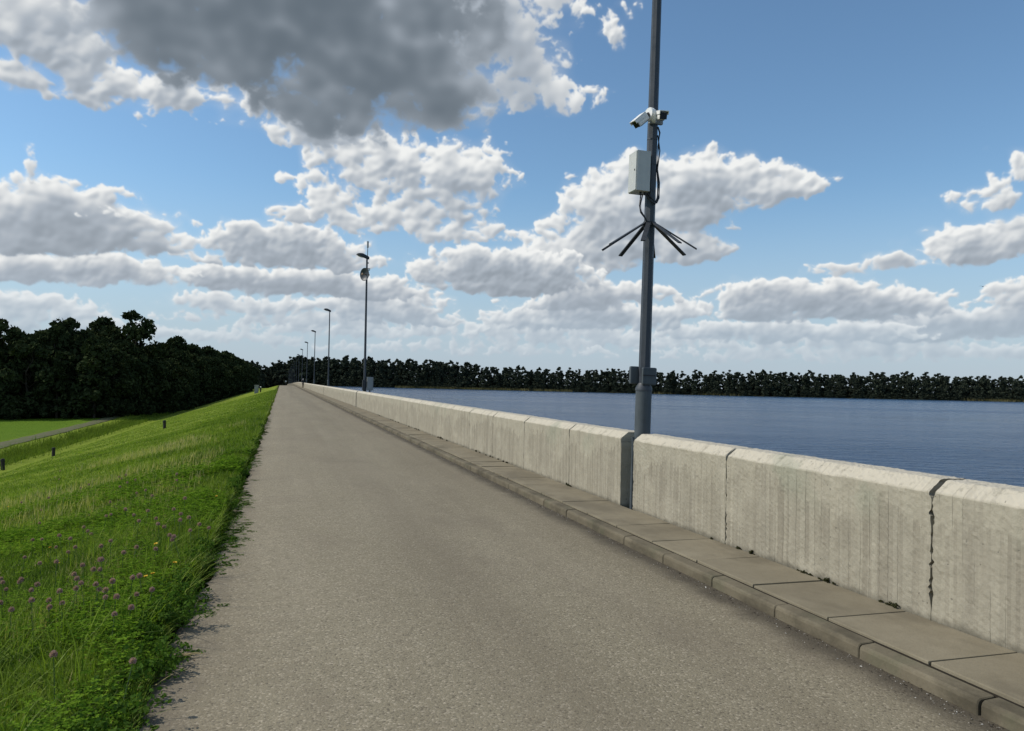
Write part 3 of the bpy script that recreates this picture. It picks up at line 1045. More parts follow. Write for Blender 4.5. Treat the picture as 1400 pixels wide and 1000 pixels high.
def octa(mb, z0, z1, r0, r1, n=8, mi=0):
    mb.tube([(0, 0, z0), (0, 0, z1)], [r0, r1], n, mi)


def make_lamp_post():
    root = empty('lamp_post')
    mb = MB(); octa(mb, 1.60, 8.95, .077, .054); mb.build('pole', M_GALV, root)
    mb = MB(); mb.lathe([(.104, -.2), (.104, 1.62)], n=20); mb.build('base_sleeve', M_SLEEVE, root, smooth=True)
    mb = MB(); mb.lathe([(.110, 1.60), (.110, 1.635), (.078, 1.70)], n=20); mb.build('collar', M_GALV, root, smooth=True)
    luminaire_parts(root, 9.05, .84)
    return root


def lamp_posts():
    names = ['first', 'second', 'third', 'fourth', 'fifth', 'sixth', 'seventh', 'eighth', 'ninth', 'tenth', 'eleventh', 'twelfth', 'thirteenth', 'fourteenth', 'fifteenth', 'sixteenth']
    proto = make_lamp_post()
    for k in range(16):
        y = LAMP_Y0 + LAMP_GAP * k
        o = proto if k == 0 else copy_tree(proto)
        o.location = (LAMP_X if k else 4.47, y, float(road_z(y)))
        o.rotation_euler = (0, [rad(1.07), rad(-.35), rad(-.3), rad(-.2), rad(.1)][k] if k < 5 else rad(random.uniform(-.4, .3)), 0)
        if k == 0:
            lab = 'nearest grey steel post carrying cameras, a cabinet and a ring of spikes'
        elif k == 1:
            lab = 'grey street lamp post with a dish and rod aerial near its top'
        elif k < 7:
            lab = '%s street lamp post along the wall, counted from the nearest' % names[k]
        else:
            lab = '%s street lamp post along the wall, a tiny one far off' % names[k]
        tag(o, lab, 'lamp post', 'lamp posts standing in the wall gaps')
    return proto


POST = lamp_posts()
bpy.context.view_layer.update()


def on_post(o):
    return POST.matrix_world @ Vector(o)


def build_post_fittings():
    lean = POST.rotation_euler.copy()
    # parts of the near post ------------------------------------------------
    mb = MB()
    mb.box((-.115, .06, 1.80), (.13, .06, .23), bev=.02)
    mb.build('clamp_plate', M_SLEEVE, POST)
    mb = MB()
    mb.box((.025, -.088, 1.79), (.20, .05, .225), bev=.02)
    mb.build('clamp_plate', M_SLEEVE, POST)
    mb = MB()
    mb.box((.01, -.116, 1.80), (.17, .012, .014))
    mb.build('clamp_strap', M_BLACK, POST)
    # anti-climb collar: flat bars splayed downwards
    mb = MB()
    mb.lathe([(.066, 3.74), (.088, 3.745), (.088, 3.80), (.066, 3.805)], n=8)
    col = mb.build('spike_collar', M_DARKSTEEL, POST)
    for k in range(8):
        a = rad(12 + 45 * k)
        d = Vector((math.cos(a), math.sin(a), 0))
        p0, p1 = d * .075 + Vector((0, 0, 3.785)), d * .61 + Vector((0, 0, 3.44))
        t = (p1 - p0).normalized()
        w = Vector((0, 0, 1)).cross(d)
        nrm = t.cross(w)
        ring = lambda p, hw: [p + w * hw + nrm * .007, p - w * hw + nrm * .007, p - w * hw - nrm * .007, p + w * hw - nrm * .007]
        mb = MB(); mb.loft([ring(p0, .03), ring(p1, .03)])
        mb.build('spike', M_DARKSTEEL, POST)
    # cable bundle strapped to the far right side, with a loop under the cabinet
    mb = MB()
    mb.tube([(.05, -.05, 5.05), (.085, -.04, 4.98), (.075, -.03, 4.80), (.068, -.03, 4.5), (.085, -.04, 4.30), (.075, -.06, 4.12), (.02, -.10, 4.02), (-.04, -.10, 4.05), (-.09, -.06, 4.14)], .011, 6)
    mb.tube([(.07, -.02, 4.95), (.105, -.02, 4.75), (.08, -.02, 4.5), (.11, -.03, 4.32), (.10, -.05, 4.12), (.05, -.09, 4.04), (-.02, -.10, 4.08), (-.07, -.07, 4.15)], .009, 6)
    mb.tube([(-.12, -.02, 4.15), (-.155, -.04, 4.02), (-.15, -.05, 3.92), (-.10, -.06, 3.85), (-.065, -.06, 3.80)], .008, 6)
    mb.tube([(-.15, -.03, 4.15), (-.175, -.05, 4.0), (-.16, -.06, 3.9), (-.11, -.07, 3.84), (-.07, -.06, 3.79)], .008, 6)
    mb.build('cable', M_BLACK, POST, smooth=True)
    for z in (4.20, 4.55, 4.88):
        mb = MB(); mb.lathe([(.069, z), (.072, z + .002), (.072, z + .012), (.069, z + .014)], n=8); mb.build('cable_band', M_GALV, POST)
    # conduit in the gap beside the post
    mb = MB(); mb.tube([(-.15, -.06, -.1), (-.15, -.06, .95), (-.16, -.05, 1.0)], .022, 8); mb.build('conduit', M_SLEEVE, POST, smooth=True)

    # cabinet ---------------------------------------------------------------
    c = empty('control_cabinet', on_post((-.165, -.005, 4.17)), lean)
    tag(c, 'light grey metal cabinet strapped to the near post above the spikes', 'cabinet')
    mb = MB(); mb.box((0, 0, .26), (.19, .235, .52), bev=.006); mb.build('housing', M_BOX, c)
    d = MB(); d.box((-.100, 0, .26), (.014, .222, .505), bev=.003); door = d.build('door', M_BOX, c)
    d = MB(); d.box((-.109, -.075, .27), (.008, .014, .022)); d.build('lock', M_BLACK, door)
    d = MB(); d.box((.098, 0, .26), (.03, .10, .42)); d.build('bracket', M_GALV, c)
    for k in (-.03, .03):
        g = MB(); g.lathe([(.016, -.035), (.016, 0)], Matrix.Translation((.03 + k, -.04, 0)), 10); g.build('cable_gland', M_BLACK, c)

    # cameras ---------------------------------------------------------------
    def camera_unit(loc, aim, label, long):
        r = empty('security_camera', on_post(loc), (0, 0, 0))
        tag(r, label, 'camera', 'security cameras on the near post')
        aim = Vector(aim).normalized()
        up = Vector((0, 0, 1))
        sd = aim.cross(up).normalized()
        nu = sd.cross(aim)
        R = Matrix((aim, sd, nu)).transposed().to_4x4()
        b = MB()
        L = long
        b.box((L * .5 + .03, 0, 0), (L, .104, .100), bev=.024)
        o = b.build('body', M_WHITE, r); o.data.transform(R)
        b = MB()
        b.box((L * .55 + .045, 0, .056), (L * 1.05, .124, .012), bev=.004)
        b.box((L * .55 + .045, .058, .036), (L * 1.05, .008, .045)); b.box((L * .55 + .045, -.058, .036), (L * 1.05, .008, .045))
        o = b.build('sun_hood', M_WHITE, r); o.data.transform(R)
        b = MB()
        b.box((L + .034, 0, -.004), (.012, .094, .084), bev=.004)
        o = b.build('front_glass', M_GLASS, r); o.data.transform(R)
        b = MB(); b.box((L * .45 + .03, 0, -.053), (L * .7, .06, .012), bev=.003)
        o = b.build('underside', M_BOXGREY, r); o.data.transform(R)
        return r, R
    r, R = camera_unit((-.125, -.09, 5.17), (-.74, -.12, -.66), 'white bullet camera on the near post, aimed down to the left', .20)
    b = MB(); b.lathe([(.03, -.03), (.075, -.03), (.084, -.015), (.084, .02), (.065, .03)], Matrix.Translation((.045, .015, .02)) @ Matrix.Rotation(rad(90), 4, 'Y') @ Matrix.Rotation(rad(-15), 4, 'X'), 20); b.build('mount_base', M_WHITE, r, smooth=True)
    b = MB(); b.tube([(.02, .015, .01), (-.02, -.015, -.02)], .032, 10); b.build('swivel', M_BLACK, r, smooth=True)
    r, R = camera_unit((.035, -.10, 5.17), (-.10, -.95, -.26), 'white bullet camera on the near post, its dark front aimed towards the viewer', .13)
    b = MB(); b.lathe([(.03, -.03), (.078, -.03), (.086, -.015), (.086, .02), (.07, .03)], Matrix.Translation((-.055, .03, 0)) @ Matrix.Rotation(rad(90), 4, 'Y') @ Matrix.Rotation(rad(25), 4, 'X'), 20); b.build('mount_base', M_WHITE, r, smooth=True)
    b = MB(); b.box((-.02, .05, -.015), (.19, .05, .15), bev=.006); b.build('bracket', M_BOXGREY, r)

    # second post: dish, aerial, cabinet ------------------------------------
    y2 = LAMP_Y0 + LAMP_GAP
    d = empty('dish_antenna', (LAMP_X + .02, y2, 8.02))
    tag(d, 'round grey dish antenna on the second lamp post below its lantern', 'antenna')
    aim = Vector((-.80, -.60, -.02)).normalized()
    Mx = Matrix.Translation(aim * .22) @ aim.to_track_quat('Z', 'Y').to_matrix().to_4x4()
    mb = MB(); mb.lathe([(.02, -.10), (.16, -.085), (.30, -.03), (.39, .04), (.395, .05), (.385, .05), (.29, -.012), (.15, -.06), (.02, -.075)], Mx, 28); dish = mb.build('reflector', M_GALV, d, smooth=True)
    mb = MB(); mb.lathe([(.022, -.08), (.022, .20), (.07, .205), (.07, .235), (.03, .25)], Mx, 14); mb.build('feed_horn', worn('feed_brown', (.22, .14, .08), .6), dish, smooth=True)
    for c_, s_ in (((0, 0, 0), (.18, .18, .10)), ((.02, 0, .36), (.22, .14, .04)), ((.06, 0, .28), (.10, .10, .035))):
        mb = MB(); mb.box(c_, s_, bev=.006); mb.build('bracket', M_DARKSTEEL, d)
    mb = MB(); mb.tube([(0, 0, 0), aim * .16], .05, 10); mb.build('arm', M_DARKSTEEL, d, smooth=True)

    a = empty('rod_aerial', (LAMP_X - .03, y2 - .02, 9.05))
    tag(a, 'thin rod aerial rising above the lantern of the second lamp post', 'antenna')
    mb = MB(); mb.tube([(0, 0, -.4), (0, 0, .65)], .022, 8); mb.build('rod', M_GALV, a, smooth=True)
    mb = MB(); mb.tube([(0, 0, .60), (0, 0, .98)], .055, 10); mb.build('sheath', M_BOXGREY, a, smooth=True)
    mb = MB(); mb.box((.02, .02, -.32), (.14, .10, .05)); mb.build('clamp', M_DARKSTEEL, a)

    c = empty('equipment_cabinet', (LAMP_X + .27, y2 - .05, .0))
    tag(c, 'dark grey cabinet standing behind the wall at the second lamp post', 'cabinet')
    mb = MB(); mb.box((.03, 0, 1.50), (.36, .30, .80), bev=.012); mb.build('housing', M_BOXGREY, c)
    mb = MB(); mb.box((.03, -.155, 1.50), (.27, .012, .70), bev=.004); mb.build('door', M_BOXGREY, c)
    mb = MB(); mb.box((-.34, -.03, 1.42), (.16, .22, .60), bev=.01); mb.build('meter_box', M_DARKSTEEL, c)
    mb = MB(); mb.box((.03, 0, .45), (.08, .08, 1.36)); mb.box((-.12, .02, 1.55), (.30, .04, .05)); mb.build('stand', M_GALV, c)


build_post_fittings()


# ------------------------------------------------------------------ posts and boxes on the bank
def ground_hit(px, py):
    d = pix_dir(px, py)
    p = Vector((0, 0, EYE))
    t = 3.0
    while t < 600:
        q = p + d * t
        if q.z < float(land_z(q.x, q.y)):
            return q
        t += .05
    return q


def build_bank_things():
    def marker(px, py, h, w, label):
        q = ground_hit(px, py)
        z = float(land_z(q.x, q.y))
        o = empty('marker_post', (q.x, q.y, z), (rad(random.uniform(-3, 3)), rad(random.uniform(-3, 3)), rad(random.uniform(-20, 20))))
        tag(o, label, 'post', 'dark posts on the grass bank')
        mb = MB(); mb.tube([(0, 0, -.2), (0, 0, h * .93), (0, 0, h)], [w * .55, w * .55, w * .45], 8); mb.build('stake', M_POST, o)
        mb = MB(); mb.lathe([(w * .62, h * .80), (w * .62, h * .90)], n=10); mb.build('band', M_BLACK, o)
    marker(4, 643, .80, .24, 'dark wooden post at the foot of the bank, at the left picture edge')
    marker(73, 624, .68, .22, 'dark wooden post at the foot of the bank, the middle of three')
    marker(225, 586, .60, .20, 'dark wooden post on the bank, nearest to the path of three')

    q = ground_hit(350.5, 538)
    z = float(land_z(q.x, q.y))
    c = empty('concrete_cabinet', (q.x, q.y, z))
    tag(c, 'pale grey box standing on the grass shoulder far along the path', 'box')
    k = q.y / 104.0
    mb = MB(); mb.box((0, 0, .45 * k), (.50 * k, .42 * k, 1.1 * k), bev=.03); mb.build('block', M_CABINET, c)
    mb = MB(); mb.box((0, 0, 1.02 * k), (.58 * k, .50 * k, .09 * k), bev=.02); mb.build('cap', M_CABINET, c)
    mb = MB(); mb.box((0, -.215 * k, .5 * k), (.30 * k, .012, .5 * k)); mb.build('hatch', M_BOXGREY, c)
    o = empty('valve_post', (q.x + .52 * k, q.y - .5, float(land_z(q.x + .52 * k, q.y - .5))))
    tag(o, 'short dark post with a pale cap beside the grey box on the shoulder', 'post')
    mb = MB(); mb.tube([(0, 0, -.2), (0, 0, .62 * k)], .085 * k, 8); mb.build('stake', M_POST, o)
    mb = MB(); mb.lathe([(.10 * k, .60 * k), (.11 * k, .66 * k), (.05 * k, .74 * k)], n=10); mb.build('cap', M_BOX, o)
    q = ground_hit(369.3, 528.5)
    o = empty('white_post', (q.x, q.y, float(land_z(q.x, q.y))))
    tag(o, 'small white post on the grass shoulder beyond the grey box', 'post')
    mb = MB(); mb.tube([(0, 0, -.2), (0, 0, .55), (0, 0, .6)], [.09, .085, .05], 8); mb.build('stake', M_WHITE, o)
    mb = MB(); mb.lathe([(.095, .36), (.095, .44)], n=8); mb.build('band', M_BLACK, o)
    # at the far end of the visible path
    o = empty('end_post', (1.7, 330, float(road_z(330))))
    tag(o, 'pale post with a round head at the far end of the path', 'post')
    mb = MB(); mb.tube([(0, 0, -.2), (0, 0, 1.6)], .06, 8); mb.build('stake', M_GALV, o)
    mb = MB(); mb.lathe([(.34, -.02), (.36, 0), (.34, .02)], Matrix.Translation((0, -.08, 1.65)) @ Matrix.Rotation(rad(90), 4, 'X'), 20); mb.build('disc', M_BOX, o)


build_bank_things()


# ------------------------------------------------------------------ a walker far along the footway
def build_person():
    pts = {'pelvis': (0, 0, .93), 'waist': (0, 0, 1.06), 'chest': (0, -.02, 1.30), 'neck': (0, -.03, 1.47), 'head': (0, -.05, 1.56), 'crown': (0, -.05, 1.70),
           'shl': (-.17, -.02, 1.42), 'ell': (-.24, .08, 1.17), 'hal': (-.22, .02, .94), 'fil': (-.21, -.01, .86),
           'shr': (.17, -.02, 1.42), 'elr': (.24, -.08, 1.18), 'har': (.20, -.24, 1.02), 'fir': (.19, -.30, .97),
           'hipl': (-.09, 0, .90), 'knl': (-.10, -.16, .52), 'anl': (-.10, -.12, .10), 'tol': (-.10, -.28, .04),
           'hipr': (.09, 0, .90), 'knr': (.10, .04, .50), 'anr': (.10, .26, .14), 'tor': (.10, .16, .04)}
    rr = {'pelvis': .14, 'waist': .125, 'chest': .155, 'neck': .06, 'head': .085, 'crown': .075, 'shl': .07, 'shr': .07, 'ell': .05, 'elr': .05, 'hal': .04, 'har': .04, 'fil': .028, 'fir': .028,
          'hipl': .095, 'hipr': .095, 'knl': .065, 'knr': .065, 'anl': .045, 'anr': .045, 'tol': .04, 'tor': .04}
    E = [('pelvis', 'waist'), ('waist', 'chest'), ('chest', 'neck'), ('neck', 'head'), ('head', 'crown'), ('chest', 'shl'), ('shl', 'ell'), ('ell', 'hal'), ('hal', 'fil'), ('chest', 'shr'), ('shr', 'elr'),
         ('elr', 'har'), ('har', 'fir'), ('pelvis', 'hipl'), ('hipl', 'knl'), ('knl', 'anl'), ('anl', 'tol'), ('pelvis', 'hipr'), ('hipr', 'knr'), ('knr', 'anr'), ('anr', 'tor')]
    keys = list(pts)
    me = bpy.data.meshes.new('body')
    me.from_pydata([pts[k] for k in keys], [(keys.index(a), keys.index(b)) for a, b in E], [])
    root = empty('person', (3.93, 152, WALK_Z), (0, 0, rad(10)))
    tag(root, 'person in a dark jacket and brown trousers walking on the far footway', 'person')
    o = link('body', me, root)
    sk = o.modifiers.new('skin', 'SKIN')
    for i, k in enumerate(keys):
        v = me.skin_vertices[0].data[i]
        v.radius = (rr[k], rr[k] * (.78 if k in ('chest', 'waist', 'pelvis') else 1))
        v.use_root = k == 'pelvis'
    sb = o.modifiers.new('sub', 'SUBSURF'); sb.levels = sb.render_levels = 2
    dg = bpy.context.evaluated_depsgraph_get()
    me2 = bpy.data.meshes.new_from_object(o.evaluated_get(dg))
    o.modifiers.clear()
    o.data = me2
    me2.materials.clear()
    for m in (worn('dark_jacket_cloth', (.020, .022, .028), .9), worn('brown_trouser_cloth', (.055, .042, .034), .9), worn('skin', (.42, .27, .20), .6), worn('shoe_leather', (.03, .028, .025), .6)):
        me2.materials.append(m)
    for p in me2.polygons:
        c = p.center
        hand = c.z < 1.0 and abs(c.x) > .17
        p.material_index = 2 if (c.z > 1.49 or hand) else (0 if c.z > .90 else (1 if c.z > .09 else 3))
        p.use_smooth = True
    mb = MB()
    mb.lathe([(.02, .13), (.085, .10), (.105, .05), (.106, .0), (.10, -.04)], Matrix.Translation((0, -.035, 1.635)), 14)
    mb.build('cap', worn('pale_cap_cloth', (.48, .48, .50), .9), root, smooth=True)
    mb = MB(); mb.box((0, -.145, 1.555), (.028, .04, .05), bev=.008); mb.build('nose', me2.materials[2], root)


build_person()


# ------------------------------------------------------------------ grass
def blades(x, y, h, w, lean, yaw, tint, seg):
    """tapered bent grass blades; returns V, tris, tint per vertex"""
    n = len(x)
    z = land_z(x, y) - .01
    side = np.stack([np.cos(yaw), np.sin(yaw), np.zeros(n)], 1)
    fwd = np.stack([-np.sin(yaw), np.cos(yaw), np.zeros(n)], 1)
    base = np.stack([x, y, z], 1)
    ts = (0, .38, .75, 1.0) if seg == 3 else ((0, .55, 1.0) if seg == 2 else (0, 1.0))
    ring = []
    for t in ts:
        c = base + fwd * (lean * h * t ** 1.7)[:, None] + np.array([0, 0, 1.0]) * (h * (t - .30 * np.minimum(lean, 1.6) * t * t * .8))[:, None]
        ww = w * (1 - t) ** .7 * .5 if t else w * .42
        if t < 1.0:
            ring += [c - side * ww[:, None], c + side * ww[:, None]]
        else:
            ring += [c]
    k = len(ring)
    V = np.stack(ring, 1).reshape(-1, 3)
    b = (np.arange(n) * k)[:, None]
    tri = []
    for s in range(len(ts) - 2):
        a = 2 * s
        tri += [b + np.array([[a, a + 1, a + 3]]), b + np.array([[a, a + 3, a + 2]])]
    a = 2 * (len(ts) - 2)
    tri.append(b + np.array([[a, a + 1, a + 2]]))
    return V, np.concatenate(tri), np.repeat(tint, k)


def grass_edge(y):
    return -.50 - .20 * np.clip((8 - y) / 5, 0, 1.5) + .11 * lumps(y * 0 + 3, y, 1.15) + .05 * lumps(y * 0, y, 3.7)


def build_grass():
    VV, FF, TT = [], [], []
    off = 0

    def put(V, F, T):
        nonlocal off
        VV.append(V); FF.append(F + off); TT.append(T); off += len(V)

    def patch(n, y0, y1, dens_pow, wide, hmin, hmax, wmin, wmax, seg, tuft=0):
        u = RNG.random(n)
        y = y0 + (y1 - y0) * u ** dens_pow
        lim = np.minimum(y * .36 + 1.0, wide)          # a little beyond what the picture shows
        e = grass_edge(y)
        x = e - RNG.random(n) ** 1.15 * (lim + e)
        if tuft:
            cx, cy = np.round(x / tuft) * tuft, np.round(y / tuft) * tuft
            hsh = np.sin(cx * 91.7 + cy * 37.3) * 43758.5
            jx, jy = (hsh % 1) - .5, ((hsh * 1.7) % 1) - .5
            k = RNG.random(n) < .6
            g = RNG.normal(0, .2 * tuft, (2, n))
            x2, y2 = cx + jx * tuft * .8 + g[0], cy + jy * tuft * .8 + g[1]
            k &= x2 < grass_edge(y2)
            x, y = np.where(k, x2, x), np.where(k, y2, y)
        keep = x < grass_edge(y) + .02
        x, y = x[keep], y[keep]
        n = len(x)
        tall = .5 + .5 * lumps(x * 1.0, y * 1.0, 2.3)
        tall2 = .5 + .5 * lumps(x + 50, y, .6)
        dist_e = np.clip((grass_edge(y) - x) / .9, 0, 1)
        h = (hmin + (hmax - hmin) * np.clip(.65 * tall + .35 * tall2, 0, 1)) * (.55 + .75 * RNG.random(n)) * (.8 + .2 * np.minimum(dist_e * 2.5, 1)) * (1 + .35 * np.exp(-((dist_e - .22) / .16) ** 2)) * (1 - .35 * np.clip((-x - 1.5) / 4, 0, 1))
        w = wmin + (wmax - wmin) * RNG.random(n)
        lean = np.abs(RNG.normal(.55, .42, n))
        yaw = RNG.random(n) * 6.283
        tint = np.clip(.12 + .42 * (lumps(x, y, 1.7) * .5 + .5) + RNG.normal(0, .26, n) + .22 * np.clip((-x - 1.5) / 3, 0, 1), 0, .92)
        tint = np.where(RNG.random(n) < .015, 1.0, tint)
        put(*blades(x, y, h, w, lean, yaw, tint, seg))
    patch(70000, 2.6, 9, 1.0, 9, .05, .17, .006, .015, 3, .13)
    patch(95000, 7, 20, 1.2, 9, .05, .19, .009, .019, 2, .16)
    patch(105000, 17, 48, 1.3, 17, .05, .20, .018, .036, 1, .28)
    patch(70000, 40, 130, 1.4, 17, .05, .16, .035, .07, 1)
    # long arching blades in loose clumps near the camera
    n = 1500
    cx, cy = -.62 - RNG.random(70) * 1.3, 3.6 + RNG.random(70) * 6
    i = RNG.integers(0, 70, n)
    x, y = cx[i] + RNG.normal(0, .05, n), cy[i] + RNG.normal(0, .05, n)
    k = x < grass_edge(y)
    x, y = x[k], y[k]
    n = len(x)
    put(*blades(x, y, .22 + .20 * RNG.random(n), .006 + .006 * RNG.random(n), np.abs(RNG.normal(.8, .4, n)), RNG.random(n) * 6.283, np.clip(RNG.normal(.55, .2, n), 0, .92), 3))
    # pale seed heads standing above the sward, in drifts
    n = 9000
    y = 6 + 26 * RNG.random(n) ** 1.2
    x = -1.2 - RNG.random(n) * np.minimum(y * .3, 6)
    k = lumps(x + 20, y, .7) + .4 * lumps(x, y, 2.2) > .25 - .3 * RNG.random(n)
    x, y = x[k], y[k]
    n = len(x)
    put(*blades(x, y, .16 + .14 * RNG.random(n), (.004 + .004 * RNG.random(n)) * np.clip(y / 8, 1, 2.5), np.abs(RNG.normal(.25, .2, n)), RNG.random(n) * 6.283, np.full(n, 1.0), 2))
    V, F, T = np.concatenate(VV), np.concatenate(FF), np.concatenate(TT)
    o = link('grass', mesh_np('grass', V, [F], M_GRASS, True, attrs={'tint': T}))
    tag(o, 'lush green grass with clover covering the bank beside the path', 'grass', kind='stuff')

    # clover and other broad leaves in the sward
    n = 80000
    y = 2.8 + 15 * RNG.random(n) ** 1.5
    x = grass_edge(y) + .03 - RNG.random(n) ** 1.3 * np.minimum(y * .36 + .6, 6)
    cl = lumps(x + 9, y + 4, 1.9) + .5 * lumps(x, y, 5.0)
    k = (cl > -.25 + .6 * RNG.random(n)) & (x < grass_edge(y) - .02)
    x, y = x[k], y[k]
    n = len(x)
    z = land_z(x, y) + (.05 + .15 * RNG.random(n)) * np.clip((grass_edge(y) - x) / .25 + .3, .25, 1)
    VV, FF = [], []
    s = .008 + .011 * RNG.random(n)
    s *= np.clip(y / 9, .8, 1.6)
    a0 = RNG.random(n) * 6.283
    tilt = RNG.normal(0, .28, (n, 3, 1))
    V = np.zeros((n, 3, 4, 3))
    for j in range(3):
        a = a0 + j * 2.094
        d = np.stack([np.cos(a), np.sin(a), np.zeros(n)], 1)
        p = np.stack([-np.sin(a), np.cos(a), np.zeros(n)], 1)
        up = np.array([0, 0, 1.0])
        c = np.stack([x, y, z], 1)
        t = tilt[:, j]
        S = s[:, None]
        V[:, j, 0] = c
        V[:, j, 1] = c + d * S * .9 + p * S * .75 + up * S * (.25 + t)
        V[:, j, 2] = c + d * S * 1.7 + up * S * (.1 + t)
        V[:, j, 3] = c + d * S * .9 - p * S * .75 + up * S * (.25 + t)
    F = (np.arange(n * 3) * 4)[:, None] + np.array([[0, 1, 2, 3]])
    o = link('clover_leaves', mesh_np('clover_leaves', V.reshape(-1, 3), [F], M_CLOVER, False, attrs={'tint': np.repeat(RNG.random(n), 12)}))
    tag(o, 'small clover leaves spread through the grass beside the path', 'clover', kind='stuff')


build_grass()


# ------------------------------------------------------------------ flowers in the grass
def build_flowers():
    pink = mat_leaf('clover_bloom', (.34, .19, .21), (.62, .44, .46), .25, True, .05)
    stem = new_mat('flower_stem', (.06, .11, .03), .8)[0]
    yel = new_mat('yellow_petal', (.75, .50, .02), .7)[0]

    def clover(seed):
        r = np.random.default_rng(seed)
        h = .15 + .05 * r.random()
        mb = MB()
        bx, by = r.normal(0, .02, 2)
        mb.tube([(0, 0, -.02), (bx * .5, by * .5, h * .5), (bx, by, h)], .0014, 5)
        nst = len(mb.f)
        R = .0115 + .002 * r.random()
        for k in range(46):                       # florets round the head
            zc = 1 - 1.75 * (k + .5) / 46
            a = k * 2.399
            q = math.sqrt(max(0, 1 - zc * zc))
            d = Vector((q * math.cos(a), q * math.sin(a), zc))
            c = Vector((bx, by, h + R * .7))
            s = d.cross(Vector((0.3, .2, 1))).normalized() * R * .24
            p0, p1 = c + d * R * .45, c + d * R * (1.0 + .2 * r.random()) + Vector((0, 0, R * .15))
            t = d.cross(s)
            mb.add([p0 + s, p0 - s, p1 - s * .5, p1 + s * .5], [(0, 1, 2, 3)], 1)
            mb.add([p0 + t, p0 - t, p1 - t * .5, p1 + t * .5], [(0, 1, 2, 3)], 1)
        me = mb.mesh('clover_flower', [stem, pink])
        at = me.attributes.new('tint', 'FLOAT', 'POINT')
        at.data.foreach_set('value', r.random(len(me.vertices)).astype(np.float32))
        return me

    def dandelion():
        mb = MB()
        mb.tube([(0, 0, -.02), (.005, 0, .12), (.01, 0, .21)], .0017, 5)
        for k in range(40):
            a = k * 2.399
            q = .2 + .8 * k / 40
            d = Vector((math.cos(a), math.sin(a), .9 - .8 * q)).normalized()
            s = Vector((-math.sin(a), math.cos(a), 0)) * .0022
            c = Vector((.01, 0, .21))
            mb.add([c + s, c - s, c + d * .017 - s, c + d * .017 + s], [(0, 1, 2, 3)], 1)
        return mb.mesh('dandelion_flower', [stem, yel])
    kinds = [clover(s) for s in range(5)]
    spots = [(40, 838), (68, 862), (100, 770), (115, 845), (120, 845), (140, 800), (96, 835), (64, 858), (55, 822), (104, 838), (137, 836), (147, 868), (150, 879), (168, 868), (85, 873), (45, 865),
             (20, 818), (10, 830), (88, 750), (110, 742), (118, 757), (145, 770), (155, 720), (176, 716), (184, 735), (190, 718), (206, 728), (220, 748), (230, 757), (60, 800), (78, 775), (42, 760),
             (28, 778), (128, 800), (165, 790), (240, 715), (250, 705), (262, 722), (270, 730), (160, 988), (75, 975), (6, 850), (12, 870), (108, 800), (200, 700), (152, 700), (125, 675)]
    r = random.Random(3)
    for _ in range(55):
        spots.append((r.uniform(-10, 280), r.uniform(640, 860)))
    n = 0
    for (px, py) in spots:
        q = ground_hit(px, py + r.uniform(8, 24))
        if q.x > float(grass_edge(np.array([q.y]))[0]) - .05:
            continue
        o = link('clover_flower', kinds[n % 5], None, (q.x, q.y, float(land_z(q.x, q.y))), (r.uniform(-.15, .15), r.uniform(-.15, .15), r.uniform(0, 6)))
        k = 1.3 + .3 * r.random()
        o.scale = (k, k, k * 1.05)
        tag(o, 'pink clover flower standing in the grass beside the path', 'flower', 'pink clover flowers in the grass')
        n += 1
    me = dandelion()
    for (px, py) in [(207, 815), (218, 764), (232, 795), (70, 765), (10, 695), (205, 817), (71, 790), (300, 690)]:
        q = ground_hit(px, py + 12)
        o = link('dandelion_flower', me, None, (q.x, q.y, float(land_z(q.x, q.y))), (r.uniform(-.2, .2), r.uniform(-.2, .2), r.uniform(0, 6)))
        tag(o, 'small yellow dandelion flower in the grass beside the path', 'flower', 'yellow flowers in the grass')


build_flowers()


# ------------------------------------------------------------------ trees
def crown_arrays(seed, h, rad_, base, n_clump, n_leaf, leaf, kind):
    """leaf faces gathered in clumps through the crown's volume; also the clump centres"""
    r = np.random.default_rng(seed)
    C, R = [], []
    while len(C) < n_clump:
        t = r.random()
        z = base + (h - base) * t
        if kind == 'pine':
            prof = (1 - t) ** .75 * (.75 + .25 * math.sin(t * 23 + seed)) + .06
        else:
            prof = math.sin(math.pi * min(1, .12 + .88 * t) ** .8) ** .65 * (.8 + .3 * math.sin(3 * t + seed)) + .08
        a = r.random() * 6.283
        q = rad_ * prof * (.35 + .65 * math.sqrt(r.random())) * (1 + .25 * math.sin(2 * a + seed) + .15 * math.sin(5 * a + seed * 3))
        C.append((q * math.cos(a), q * math.sin(a), z))
        R.append(rad_ * (.20 + .17 * r.random()) * (.7 if kind == 'pine' else 1) * (.55 + .45 * min(1, (h - z) / (h * .2))))
    C, R = np.array(C), np.array(R)
    n = n_clump * n_leaf
    i = np.repeat(np.arange(n_clump), n_leaf)
    d = r.standard_normal((n, 3))
    d /= np.linalg.norm(d, axis=1)[:, None]
    p = C[i] + d * (R[i] * (.45 + .6 * r.random(n) ** .6))[:, None] * np.array([1, 1, .72])
    a = r.standard_normal((n, 3)); a /= np.linalg.norm(a, axis=1)[:, None]
    b = np.cross(a, r.standard_normal((n, 3))); b /= np.linalg.norm(b, axis=1)[:, None]
    s = leaf * (.6 + .8 * r.random(n))[:, None]
    V = np.stack([p - a * s, p + b * s * .55, p + a * s, p - b * s * .55], 1).reshape(-1, 3)
    F = (np.arange(n) * 4)[:, None] + np.array([[0, 1, 2, 3]])
    tint = np.repeat(np.clip(r.random(n_clump)[i] * .7 + r.random(n) * .3, 0, 1), 4)
    return V, F, tint, C


